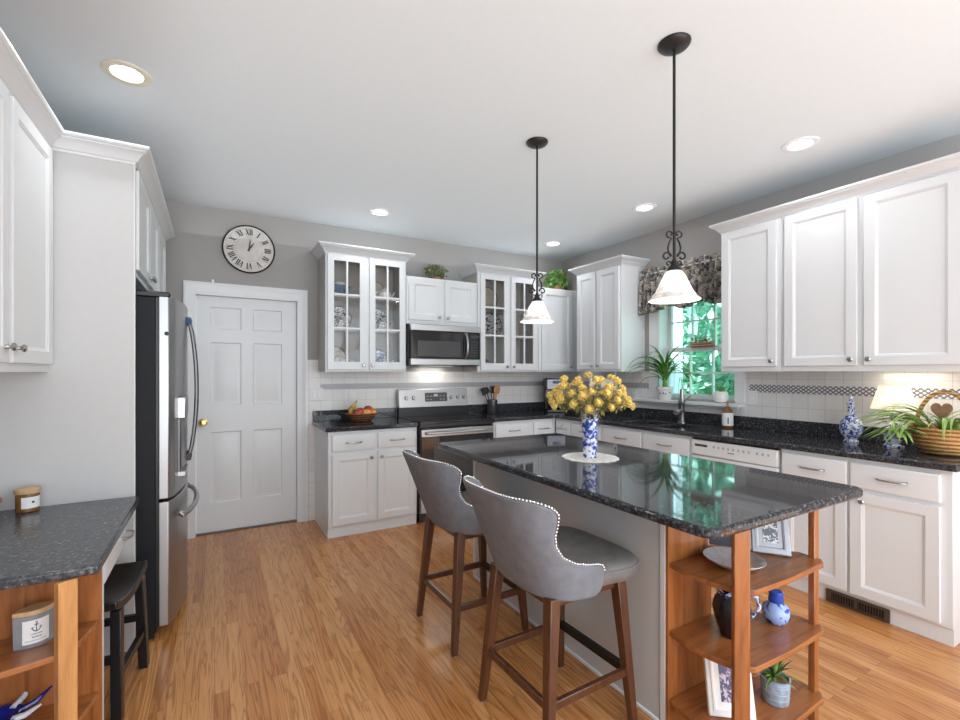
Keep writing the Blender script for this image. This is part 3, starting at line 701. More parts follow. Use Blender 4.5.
for (a, b) in ((-0.305, -0.055), (-0.025, 0.305)):
    fin('bowl', slab([-0.17, -0.165, 0.165, 0.17], [a, a + 0.005, b - 0.005, b], lambda i, j: not (i == 1 and j == 1), 0.70, 0.879, 'Z'), M['steel'], t, smooth=0)
    fin('bowl_bottom', bx(-0.17, a, 0.695, 0.17, b, 0.70), M['steel'], t, smooth=0)
    fin('drain', LA([(0.03, 0), (0.035, 0.003), (0.02, 0.004), (0, 0.002)], 16), M['steel_dark'], t, loc=(0, (a + b) / 2, 0.70))
# faucet
t = thing('faucet', 'tall chrome pull-down faucet behind the sink', 'faucet', (3.655, 2.69, CT1)); t.scale = (1.2, 1.2, 1.05)
fin('column', LA([(0.030, 0), (0.030, 0.01), (0.020, 0.02), (0.019, 0.16), (0.022, 0.165), (0.022, 0.20), (0.016, 0.205), (0.014, 0.29), (0, 0.292)], 20), M['steel'], t)
pts = [(0, 0, 0.10), (-0.03, -0.012, 0.105), (-0.07, -0.03, 0.10), (-0.13, -0.055, 0.10), (-0.155, -0.066, 0.097)]
fin('spout', TU(pts, [0.016, 0.017, 0.018, 0.020, 0.019], 12), M['steel'], t)
pts = [(0, 0, 0.27)] + [(-0.085 + 0.085 * cos(a), -0.05 + 0.05 * cos(a), 0.30 + 0.09 * sin(a)) for a in [0.2 * k for k in range(0, 16)]] + [(-0.17, -0.10, 0.2), (-0.14, -0.075, 0.13)]
fin('hose', TU(pts, 0.003, 6), M['steel'], t)
fin('lever', TU([(0, 0.0, 0.18), (0.0, -0.035, 0.20), (0.0, -0.075, 0.235)], [0.008, 0.007, 0.006], 8), M['steel'], t)

# outlets
def outlet(label, loc, rz, w=0.072, n=1):
    t = thing('wall_outlet', label, 'outlet', loc, rz)
    fin('cover_plate', bx(-w / 2, -0.006, -0.057, w / 2, 0, 0.057, 0.002), M['trimw'], t)
    for k in range(n):
        x = (k - (n - 1) / 2) * 0.046
        fin('socket', bx(x - 0.015, -0.009, -0.032, x + 0.015, -0.005, 0.032, 0.002), M['porcelain'], t)
outlet('white double switch plate on the tile beside the door casing', (0.826, YB - 0.0082, 1.165), 0, 0.118, 2)
outlet('white outlet on the tile above the fruit basket', (1.158, YB - 0.0082, 1.145), 0)
outlet('white outlet on the tile left of the window sill', (XR - 0.0082, 3.33, 1.13), RR)
outlet('white outlet on the tile to the right of the window sill', (XR - 0.0082, 2.125, 1.165), RR)
# floor register
t = thing('floor_register', 'brown metal heating grille in the toe kick under the end cabinet', 'vent', (3.2025, 1.37, 0), RR)
fin('frame', slab([0, 0.025, 0.14, 0.155, 0.275, 0.30], [0.004, 0.016, 0.062, 0.076], lambda i, j: not (i in (1, 3) and j == 1), -0.014, -0.004, 'Y'), M['ventmetal'], t, smooth=0)
fin('duct_opening', bx(0.005, -0.004, 0.006, 0.295, -0.0005, 0.074), M['ventdark'], t)
for k in range(20):
    x = 0.03 + k * 0.0128
    if 0.138 < x < 0.155: continue
    fin('louver', bx(x, -0.011, 0.015, x + 0.004, -0.005, 0.063), M['ventmetal'], t, smooth=0)

# ------------------------------------------------------------------ range and microwave
t = thing('range', 'stainless steel electric range with black glass cooktop and raised control panel', 'range', (1.600, YB, 0))
RW = 0.778; RF = -0.632
fin('body', bx(0, RF + 0.03, 0.09, RW, -0.03, 0.900), M['black'], t)
fin('cooktop', bx(-0.001, RF, 0.898, RW + 0.001, -0.06, 0.922, 0.004), M['black_glass'], t)
fin('trim_strip', bx(0, RF - 0.004, 0.868, RW, RF + 0.03, 0.900, 0.004), M['black'], t)
od = fin('oven_door', bx(0.006, RF - 0.012, 0.26, RW - 0.006, RF + 0.03, 0.862, 0.006), M['black_glass'], t)
fin('door_band', bx(0.008, RF - 0.02, 0.785, RW - 0.008, RF - 0.012, 0.852, 0.004), M['steel'], od)
fin('handle', TU([(0.05, RF - 0.02, 0.82), (0.055, RF - 0.052, 0.82), (0.09, RF - 0.058, 0.82), (RW - 0.09, RF - 0.058, 0.82), (RW - 0.055, RF - 0.052, 0.82), (RW - 0.05, RF - 0.02, 0.82)], 0.012, 10), M['steel'], od)
fin('window', bx(0.13, RF - 0.0135, 0.36, RW - 0.13, RF - 0.0115, 0.70), M['greydoor'], od)
fin('storage_drawer', bx(0.006, RF - 0.010, 0.10, RW - 0.006, RF + 0.03, 0.25, 0.005), M['steel'], t)
fin('plinth', bx(0.02, RF + 0.06, 0, RW - 0.02, -0.04, 0.09), M['black'], t)
for (x, y, r) in ((0.2, -0.45, 0.10), (0.56, -0.45, 0.09), (0.2, -0.2, 0.075), (0.56, -0.2, 0.10)):
    fin('burner', TU([(x + r * cos(a), y + r * sin(a), 0.9225) for a in [k * pi / 16 for k in range(32)]], 0.0012, 4, True), M['greydoor'], t)
bg = fin('backguard', bx(0.0, -0.085, 0.92, RW, -0.03, 1.02, 0.003), M['black'], t)
bm = BM(); prism(bm, [(-0.10, 1.012), (-0.035, 1.012), (-0.035, 1.195), (-0.075, 1.195)], 0, RW, Matrix(((0, 0, 1, 0), (1, 0, 0, 0), (0, 1, 0, 0), (0, 0, 0, 1))))
cp = fin('control_panel', bm, M['steel'], t, bevel=0.004)
tilt = math.atan2(0.025, 0.183)
def on_panel(u, z, out=0.0):
    f = (z - 1.012) / 0.183
    return (u, -0.10 + 0.025 * f - out, z)
for u in (0.082, 0.16, 0.585, 0.662, 0.735):
    kx = fin('knob', LA([(0.021, 0), (0.021, 0.010), (0.017, 0.022), (0, 0.023)], 20, Matrix.Rotation(pi / 2 - 0.13, 4, 'X')), M['steel'], cp, loc=on_panel(u, 1.108))
    fin('pointer', bx(-0.003, -0.026, -0.018, 0.003, -0.02, 0.018), M['steel_dark'], kx)
bm = bx(0.285, -0.004, -0.046, 0.535, 0.0, 0.046)
ds = fin('display', bm, M['greydoor'], cp, loc=on_panel(0, 1.112, 0.001), rot=(-0.13, 0, 0), label='dark control display')
fin('clock_readout', bx(0.385, -0.0055, 0.008, 0.425, -0.004, 0.030), M['pewter'], ds)
for r_ in range(2):
    for k in range(6):
        x = 0.30 + k * 0.037
        if r_ == 0 and 2 <= k <= 3: continue
        fin('button', bx(x, -0.0052, -0.03 + r_ * 0.034, x + 0.022, -0.004, -0.018 + r_ * 0.034), M['steel_dark'], ds)

t = thing('microwave', 'stainless over-the-range microwave with black door and curved handle', 'microwave', (1.592, YB, 0))
MW = 0.77; MF = -0.39
fin('body', bx(0, MF + 0.03, 1.432, MW, -0.012, 1.832), M['black'], t)
dr = fin('door', bx(0.012, MF - 0.006, 1.502, 0.585, MF + 0.03, 1.765, 0.004), M['black_glass'], t)
fin('top_band', bx(0.010, MF - 0.010, 1.766, MW, MF + 0.03, 1.830, 0.006), M['steel'], t)
fin('bottom_band', bx(0.010, MF - 0.010, 1.437, MW, MF + 0.03, 1.501, 0.006), M['steel'], t)
fin('window', bx(0.085, MF - 0.0075, 1.522, 0.545, MF - 0.0055, 1.672), M['greydoor'], dr)
fin('handle', TU([(0.60, MF - 0.004, 1.755), (0.60, MF - 0.03, 1.74), (0.602, MF - 0.045, 1.69), (0.602, MF - 0.05, 1.635), (0.602, MF - 0.045, 1.58), (0.60, MF - 0.03, 1.525), (0.60, MF - 0.004, 1.51)], 0.013, 10), M['steel'], dr)
cp = fin('control_panel', bx(0.630, MF - 0.006, 1.502, MW, MF + 0.03, 1.765, 0.004), M['black_glass'], t)
fin('display', bx(0.66, MF - 0.0075, 1.715, 0.75, MF - 0.0055, 1.742), M['greydoor'], cp)
for r_ in range(6):
    for k in range(3):
        fin('button', bx(0.662 + k * 0.03, MF - 0.0072, 1.53 + r_ * 0.027, 0.682 + k * 0.03, MF - 0.0055, 1.544 + r_ * 0.027), M['greydoor'], cp)
lt = fin('lamp_lens', bx(0.2, -0.20, 1.4305, 0.56, -0.14, 1.4325), M['hoodlens'], t)
lamp('hood_light', 'AREA', (1.592 + 0.385, YB - 0.17, 1.425), 1.0, (1, 0.95, 0.88), 0.3)
lamp('under_cabinet_light', 'AREA', (XR - 0.17, 1.15, UZ - 0.01), 0.5, (1, 0.86, 0.70), 0.3)

# ------------------------------------------------------------------ refrigerator
t = thing('refrigerator', 'stainless french-door refrigerator with black side, freezer drawer and water dispenser', 'refrigerator', (0, 2.86, 0))
FW = 0.91
fin('body', bx(-0.93, 0, 0.04, -0.262, FW, 1.755, 0.004), M['fridge_side'], t)
fin('base_grille', bx(-0.88, 0.02, 0.0, -0.27, FW - 0.02, 0.04), M['black'], t)
fin('hinge_cover', bx(-0.36, 0.0, 1.755, -0.20, 0.10, 1.785, 0.006), M['black'], t)
fin('hinge_cover', bx(-0.36, FW - 0.10, 1.755, -0.20, FW, 1.785, 0.006), M['black'], t)
def bowed(y0, y1, z0, z1, x0=-0.25, xf=-0.195, bow=0.05):
    bm = BM(); n = 12
    def X(y): return xf + bow * (1 - ((y - FW / 2) / (FW / 2)) ** 2)
    poly = [(x0, y0)]
    for k in range(n + 1):
        y = y0 + (y1 - y0) * k / n
        poly.append((X(y) - (0.012 if k in (0, n) else 0), y))
    poly.append((x0, y1))
    return prism(bm, poly, z0, z1)
d1 = fin('door', bowed(0.003, FW / 2 - 0.003, 0.715, 1.765), M['steel'], t, smooth=30, bevel=0.004)
d2 = fin('door', bowed(FW / 2 + 0.003, FW - 0.003, 0.715, 1.765), M['steel'], t, smooth=30, bevel=0.004)
fz = fin('freezer_drawer', bowed(0.003, FW - 0.003, 0.06, 0.70), M['steel'], t, smooth=30, bevel=0.004)
fin('door_gasket', bx(-0.262, 0.008, 0.06, -0.25, FW - 0.008, 1.76), M['black'], t)
for k, (y, d) in enumerate(((FW / 2 - 0.045, d1), (FW / 2 + 0.045, d2))):
    pts = []
    for q in range(13):
        f = q / 12; z = 0.86 + 0.82 * f
        pts.append((-0.135 + 0.040 * sin(pi * f) ** 0.7, y, z))
    h = fin('handle', TU([(-0.155, y, 0.87)] + pts + [(-0.155, y, 1.67)], 0.011, 10), M['steel_dark'], d)
    fin('handle_mount', bx(-0.155, y - 0.013, 1.655, -0.122, y + 0.013, 1.70, 0.004), M['bluetape'], h, label='blue cap at the top of the handle')
    fin('handle_mount', bx(-0.155, y - 0.013, 0.84, -0.122, y + 0.013, 0.885, 0.004), M['black'], h)
pts = [(-0.165, 0.09, 0.615)] + [(-0.15 + 0.055 * sin(pi * q / 12) ** 0.6, 0.09 + 0.73 * q / 12, 0.60) for q in range(13)] + [(-0.165, 0.82, 0.615)]
fin('handle', TU(pts, 0.014, 10), M['steel'], fz)
ds = fin('dispenser', bx(-0.20, 0.13, 0.80, -0.160, 0.34, 1.24, 0.006), M['steel_dark'], d1, label='dark water dispenser recess')
fin('dispenser_panel', bx(-0.20, 0.12, 1.115, -0.135, 0.35, 1.235, 0.006), M['steel'], ds)
fin('drip_tray', bx(-0.20, 0.12, 0.80, -0.135, 0.35, 0.83, 0.004), M['steel'], ds)
fin('lock_badge', LA([(0.011, 0), (0.011, 0.003), (0, 0.004)], 12, Matrix.Rotation(pi / 2, 4, 'X')), M['ink'], d1, loc=(-0.215, 0.006, 1.57))

# ------------------------------------------------------------------ desk on the left
t = thing('desk_countertop', 'blue-grey speckled granite desk top against the pale panel', 'countertop')
fin('slab', bx(-0.945, 1.862, 0.728, -0.318, 2.806, 0.76), M['granite_desk'], t, bevel=0.008)
t = thing('desk', 'white desk frame with shallow drawer and end panel around the black stool', 'desk', (XL, 2.10, 0), LR)
fin('apron', bx(0, -0.585, 0.585, 0.70, -0.01, 0.727), M['white'], t)
d = drawer(t, 0.02, 0.68, 0.60, 0.715, -0.585, False); pull(d, 0.42, 0.655, 0.11)
fin('end_panel', bx(-0.022, -0.605, 0, -0.002, -0.005, 0.727, 0.002), M['white'], t)
# corner shelf units (desk end, island end)
def shelf_unit(label, X0, X1, Y0, Y1, zs, ztop, posts, corner, panel_x1, bow, side, thick=0.02):
    """open end shelf: back panel at Y1, shelves bow out towards the camera end, posts at the corners"""
    t = thing('shelf_unit', label, 'shelf')
    fin('back_panel', bx(X0, Y1, 0.0, panel_x1, Y1 + 0.014, ztop), M['cherry'], t)
    for z in zs:
        fin('shelf', prism(BM(), side, z - thick, z), M['cherryX'], t, bevel=0.003, smooth=30)
    for (px, py, rz, wx, wy) in posts:
        fin('post', bx(-wx / 2, -wy / 2, 0, wx / 2, wy / 2, ztop, 0.003), M['oakpost' if 'desk' in label else 'cherry'], t, loc=(px, py, 0), rot=(0, 0, rz))
    return t
def arc(p, q, bow, n=10):
    p = Vector(p); q = Vector(q); d = q - p; nrm = Vector((d.y, -d.x)).normalized()
    return [tuple(p + d * (k / n) + nrm * bow * (1 - (2 * k / n - 1) ** 2)) for k in range(n + 1)]
# desk end: near corner (-0.345,1.87)
side = [(-0.352, 2.064)] + [(-0.352, 1.93), (-0.40, 1.872)][::1] + arc((-0.43, 1.872), (-0.935, 1.872), -0.045)[0:] + [(-0.935, 2.064)]
side = [(-0.352, 2.064), (-0.385, 1.905), (-0.41, 1.868)] + [(x, y) for x, y in arc((-0.935, 1.872), (-0.43, 1.868), 0.045)][::-1] + [(-0.935, 2.064)]
shelf_unit('honey wood open end shelves under the granite desk, holding a candle', -0.945, -0.35, 1.87, 2.064, [0.012 + 0.012, 0.248, 0.50], 0.727, [(-0.400, 1.868, radians(35), 0.050, 0.03)], None, -0.346, 0.04, side)

# black saddle stool
t = thing('saddle_stool', 'black wooden saddle-seat stool tucked beneath the desk drawer', 'stool', (-0.412, 2.46, 0), radians(-7))
bm = BM(); nx, ny = 4, 14
def saddle(v): return 0.04 * (2 * v - 1) ** 2
top = [[bm.verts.new((-0.112 + 0.224 * i / nx, -0.215 + 0.43 * j / ny, 0.445 + saddle(j / ny))) for j in range(ny + 1)] for i in range(nx + 1)]
bot = [[bm.verts.new((-0.112 + 0.224 * i / nx, -0.215 + 0.43 * j / ny, 0.410 + saddle(j / ny))) for j in range(ny + 1)] for i in range(nx + 1)]
for i in range(nx):
    for j in range(ny):
        bm.faces.new((top[i][j], top[i + 1][j], top[i + 1][j + 1], top[i][j + 1])); bm.faces.new((bot[i][j], bot[i][j + 1], bot[i + 1][j + 1], bot[i + 1][j]))
for i in range(nx):
    bm.faces.new((top[i][0], bot[i][0], bot[i + 1][0], top[i + 1][0])); bm.faces.new((top[i][ny], top[i + 1][ny], bot[i + 1][ny], bot[i][ny]))
for j in range(ny):
    bm.faces.new((top[0][j], top[0][j + 1], bot[0][j + 1], bot[0][j])); bm.faces.new((top[nx][j], bot[nx][j], bot[nx][j + 1], top[nx][j + 1]))
fin('seat', bm, M['black_wood'], t, bevel=0.006)
def leg(p0, p1, a0, a1):
    bm = BM(); A = []; B = []
    for sx, sy in ((-1, -1), (1, -1), (1, 1), (-1, 1)):
        A.append(bm.verts.new(Vector(p0) + Vector((sx * a0[0] / 2, sy * a0[1] / 2, 0)))); B.append(bm.verts.new(Vector(p1) + Vector((sx * a1[0] / 2, sy * a1[1] / 2, 0))))
    bm.faces.new(list(reversed(A))); bm.faces.new(B)
    for k in range(4): bm.faces.new((A[k], A[(k + 1) % 4], B[(k + 1) % 4], B[k]))
    return bm
for sx in (-1, 1):
    for sy in (-1, 1):
        fin('leg', leg((sx * 0.105, sy * 0.185, 0), (sx * 0.095, sy * 0.155, 0.43), (0.036, 0.042), (0.036, 0.042)), M['black_wood'], t, bevel=0.003)
for sx in (-1, 1): fin('stretcher', bx(sx * 0.103 - 0.010, -0.175, 0.155, sx * 0.103 + 0.010, 0.175, 0.185), M['black_wood'], t)
for sy in (-1, 1): fin('stretcher', bx(-0.10, sy * 0.170 - 0.010, 0.225, 0.10, sy * 0.170 + 0.010, 0.255), M['black_wood'], t)

# desk-top items
t = thing('jar', 'small amber candle jar with pale lid on the desk by the panel', 'jar', (-0.715, 2.735, 0.76))
fin('glass_body', LA([(0.036, 0), (0.040, 0.004), (0.040, 0.075), (0.036, 0.080)], 24), M['amber'], t)
fin('lid', LA([(0.043, 0.080), (0.044, 0.083), (0.044, 0.098), (0.041, 0.101), (0, 0.101)], 24), M['lidwood'], t)
bm = BM(); n = 12
va = [bm.verts.new((0.0406 * cos(a), 0.0406 * sin(a), 0.018)) for a in [radians(-105 + 110 * k / n) for k in range(n + 1)]]
vb = [bm.verts.new((v.co.x, v.co.y, 0.066)) for v in va]
for k in range(n): bm.faces.new((va[k], va[k + 1], vb[k + 1], vb[k]))
lb = fin('paper_label', bm, M['paper'], t)
fin('label_dot', LA([(0.005, 0), (0.005, 0.001), (0, 0.001)], 10, Matrix.Rotation(radians(-50), 4, 'Z') @ Matrix.Rotation(pi / 2, 4, 'Y')), M['ink'], lb, loc=(0.0406 * cos(radians(-50)), 0.0406 * sin(radians(-50)), 0.044))
o = thing('flower_pot', 'little terracotta pot at the left edge of the desk', 'pot', (-0.835, 2.70, 0.76))
fin('pot_body', LA([(0.03, 0), (0.042, 0.055), (0.046, 0.055), (0.047, 0.072), (0.040, 0.072), (0.037, 0.056), (0.0, 0.05)], 20), M['terracotta'], o)
# anchor candle on the shelf
t = thing('candle', 'grey boat-shaped candle with anchor label on the desk shelf', 'candle', (-0.500, 1.985, 0.50), radians(28)); t.scale = (0.84, 0.84, 1.12)
def lens(a, b, n=14):
    R = [(a * cos(th), b * (1 - abs(cos(th)) ** 1.8) * (1 if sin(th) > 0 else -1)) for th in [pi * k / n for k in range(n + 1)]]
    return R + [(x, -y) for x, y in R[1:-1][::-1]]
bm = BM(); rows = []
for (z, s) in ((0, 0.94), (0.004, 0.97), (0.09, 1.0)): rows.append([bm.verts.new((x * s, y * s, z)) for x, y in lens(0.064, 0.035)])
n = len(rows[0])
for a, b in zip(rows, rows[1:]):
    for k in range(n): bm.faces.new((a[k], a[(k + 1) % n], b[(k + 1) % n], b[k]))
bm.faces.new(list(reversed(rows[0]))); bm.faces.new(rows[-1])
fin('vessel', bm, M['candle'], t)
fin('lid', prism(BM(), lens(0.066, 0.037), 0.0905, 0.104), M['lidwood'], t, bevel=0.002)
bm = BM(); LP = [(x, -0.0365 * (1 - abs(x / 0.0635) ** 1.8)) for x in [-0.042 + 0.074 * k / 12 for k in range(13)]]
va = [bm.verts.new((x, y, 0.012)) for x, y in LP]; vb = [bm.verts.new((x, y, 0.078)) for x, y in LP]
for k in range(12): bm.faces.new((va[k], va[k + 1], vb[k + 1], vb[k]))
lb = fin('paper_label', bm, M['paper'], t)
def on_lens(x): return -0.0365 * (1 - abs(x / 0.0635) ** 1.8) - 0.0006
an = BM()
def stroke(bm, pts, r=0.0009): tube(bm, [(x, on_lens(x), z) for x, z in pts], r, 5)
cx_ = -0.006
stroke(an, [(cx_, 0.047), (cx_, 0.055), (cx_, 0.068)], 0.0012)
stroke(an, [(cx_ - 0.006, 0.064), (cx_ + 0.006, 0.064)], 0.0012)
stroke(an, [(cx_ + 0.0025 * cos(a), 0.0705 + 0.0025 * sin(a)) for a in [k * pi / 5 for k in range(11)]])
stroke(an, [(cx_ + 0.012 * cos(a), 0.058 + 0.012 * sin(a)) for a in [pi + pi * (0.06 + 0.88 * k / 12) for k in range(13)]], 0.0013)
stroke(an, [(cx_ - 0.015, 0.054), (cx_ - 0.0118, 0.0585), (cx_ - 0.0075, 0.0555)]); stroke(an, [(cx_ + 0.015, 0.054), (cx_ + 0.0118, 0.0585), (cx_ + 0.0075, 0.0555)])
fin('anchor_print', an, M['ink'], lb)
sc = BM()
stroke(sc, [(cx_ - 0.016 + 0.032 * k / 30, 0.0385 + 0.0014 * sin(k * 2.1)) for k in range(31)], 0.0006)
stroke(sc, [(cx_ - 0.012 + 0.026 * k / 30, 0.030 + 0.0026 * sin(k * 1.35) * (0.6 + 0.4 * sin(k * 0.5))) for k in range(31)], 0.0007)
stroke(sc, [(cx_ - 0.03 + 0.058 * k / 40, 0.0205 + 0.0008 * sin(k * 2.4)) for k in range(41)], 0.0005)
fin('script_print', sc, M['ink'], lb)
# blue art glass on the bottom shelf
t = thing('art_glass', 'cobalt blue and clear spiky art glass on the low desk shelf', 'ornament', (-0.585, 1.985, 0.248))
fin('bowl', LA([(0.025, 0), (0.03, 0.004), (0.034, 0.02), (0.052, 0.04), (0.058, 0.047), (0.05, 0.045), (0.028, 0.022), (0, 0.016)], 24), M['artblue'], t)
rg = random.Random(5)
for k, a in enumerate((-0.5, 0.3, 1.1, 2.2, 3.1, 4.0, 4.9)):
    l = 0.055 + 0.03 * rg.random()
    p = [Vector((0.045 * cos(a), 0.045 * sin(a), 0.040)), Vector(((0.045 + l * 0.5) * cos(a), (0.045 + l * 0.5) * sin(a), 0.052)), Vector(((0.045 + l) * cos(a + 0.1), (0.045 + l) * sin(a + 0.1), 0.068 + 0.01 * rg.random()))]
    fin('spike', TU(p, [0.010, 0.009, 0.003], 8), M['artblue' if k % 2 else 'artwhite'], t)

# ------------------------------------------------------------------ island
t = thing('island_countertop', 'large polished black granite island top with rounded corners', 'countertop')
def rrect(x0, y0, x1, y1, r, n=7):
    P = []
    for (cx, cy, a0) in ((x1 - r, y0 + r, -pi / 2), (x1 - r, y1 - r, 0), (x0 + r, y1 - r, pi / 2), (x0 + r, y0 + r, pi)):
        for k in range(n + 1): P.append((cx + r * cos(a0 + pi / 2 * k / n), cy + r * sin(a0 + pi / 2 * k / n)))
    return P
fin('slab', prism(BM(), rrect(1.238, 0.815, 2.235, 2.715, 0.055), 0.882, 0.916), M['granite'], t, bevel=0.010, smooth=50)
IX0, IX1, IY0, IY1 = 1.512, 1.775, 1.185, 2.69
t = thing('kitchen_island', 'pale grey-white panelled island base carrying the granite top', 'island')
fin('body', bx(IX0 + 0.012, IY0, 0.0, IX1, IY1, 0.881), M['white'], t)
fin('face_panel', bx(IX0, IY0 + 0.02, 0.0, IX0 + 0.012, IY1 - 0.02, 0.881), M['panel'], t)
fin('corner_trim', bx(IX0 - 0.006, IY0 - 0.004, 0.0, IX0 + 0.02, IY0 + 0.022, 0.881, 0.003), M['white'], t)
fin('corner_trim', bx(IX0 - 0.006, IY1 - 0.022, 0.0, IX0 + 0.02, IY1 + 0.004, 0.881, 0.003), M['white'], t)
fin('base_shoe', bx(IX0 - 0.010, IY0 + 0.022, 0.0, IX0, IY1 - 0.022, 0.02, 0.004), M['white'], t)
side = [(IX0 + 0.003, 1.17)] + arc((IX0 + 0.003, 1.165), (1.525, 0.935), -0.030, 8) + [(1.578, 0.878)] + arc((1.60, 0.876), (2.03, 0.876), 0.006, 4) + [(2.062, 0.90)] + arc((2.068, 0.985), (1.775, 1.168), 0.03, 8)[0:]
side = [(IX0 + 0.003, 1.169)] + arc((IX0 + 0.003, 1.165), (1.535, 0.92), 0.022, 8) + [(1.578, 0.880), (1.8, 0.872), (2.03, 0.880), (2.064, 0.90), (2.068, 0.985)] + arc((2.068, 0.985), (1.775, 1.160), 0.02, 8)[1:] + [(1.775, 1.169)]
shelf_unit('cherry-toned open shelves with posts at the near end of the island', IX0 - 0.004, 1.775, 0.87, 1.170, [0.118, 0.380, 0.640], 0.881, [(1.512, 0.893, radians(-40), 0.050, 0.026), (2.055, 0.925, 0, 0.034, 0.024)], None, 1.775, 0.03, side)

# ------------------------------------------------------------------ bar stools
def seat_mesh(z0, z1):
    bm = BM(); n = 40; rows = []
    def outline(th, s):
        c, q = cos(th), sin(th); e = 2 / 4.2
        x = 0.215 * abs(c) ** e * (1 if c > 0 else -1); y = 0.245 * abs(q) ** e * (1 if q > 0 else -1)
        if x < 0: y *= 0.93
        return (0.060 + x * s, y * s)
    for (z, s) in ((z0, 0.94), (z0 + 0.006, 0.985), (z0 + 0.03, 1.0), (z1 - 0.034, 1.0), (z1 - 0.026, 0.992), (z1 - 0.016, 0.965), (z1 - 0.005, 0.86), (z1, 0.6), (z1 + 0.003, 0.25)):
        rows.append([bm.verts.new((*outline(2 * pi * k / n, s), z)) for k in range(n)])
    for a, b in zip(rows, rows[1:]):
        for k in range(n): bm.faces.new((a[k], a[(k + 1) % n], b[(k + 1) % n], b[k]))
    bm.faces.new(list(reversed(rows[0]))); bm.faces.new(rows[-1])
    return bm
# plan half-curve (arc length 0 = back centre)
def plan_curve():
    pts = [];
    for k in range(61):
        th = pi / 2 * k / 60; e = 2 / 2.9
        pts.append(Vector((-0.235 * cos(th) ** e, 0.262 * sin(th) ** e)))
    for k in range(1, 41): pts.append(Vector((0.006 * k, 0.262 - 0.0002 * k)))
    return pts
PC = plan_curve(); AL = [0.0]
for a, b in zip(PC, PC[1:]): AL.append(AL[-1] + (b - a).length)
def plan(s):
    sg = 1 if s >= 0 else -1; s = abs(s)
    for k in range(len(AL) - 1):
        if AL[k + 1] >= s or k == len(AL) - 2:
            f = (s - AL[k]) / (AL[k + 1] - AL[k]); p = PC[k].lerp(PC[k + 1], f); d = (PC[k + 1] - PC[k]).normalized()
            return Vector((p.x, p.y * sg)), Vector((-d.y, d.x * sg)) if sg > 0 else Vector((-d.y, -d.x))
SH = [(0.565, 0.40), (0.585, 0.445), (0.62, 0.468), (0.655, 0.475), (0.674, 0.472), (0.684, 0.445), (0.692, 0.395), (0.706, 0.338), (0.735, 0.290), (0.775, 0.274), (0.815, 0.280), (0.855, 0.300), (0.89, 0.312), (0.915, 0.306), (0.932, 0.284), (0.943, 0.242), (0.947, 0.20)]
def shell_point(z, s, inner=False, th=0.034):
    t = max(0, min(1, (z - 0.565) / 0.38)); k = 0.90 + 0.13 * t
    p, nrm = plan(s)
    q = p * k
    # direction inward
    inn = Vector((-q.x - 0.0, -q.y * 0.9)).normalized()
    if inner: q = q + inn * th
    x = q.x - 0.105 * t - 0.008 + 0.016 * (1 - t); y = q.y
    zz = z + (0.012 * (abs(s) / 0.3) ** 2 if z > 0.90 else 0) * -0.6
    return Vector((x, y, zz))
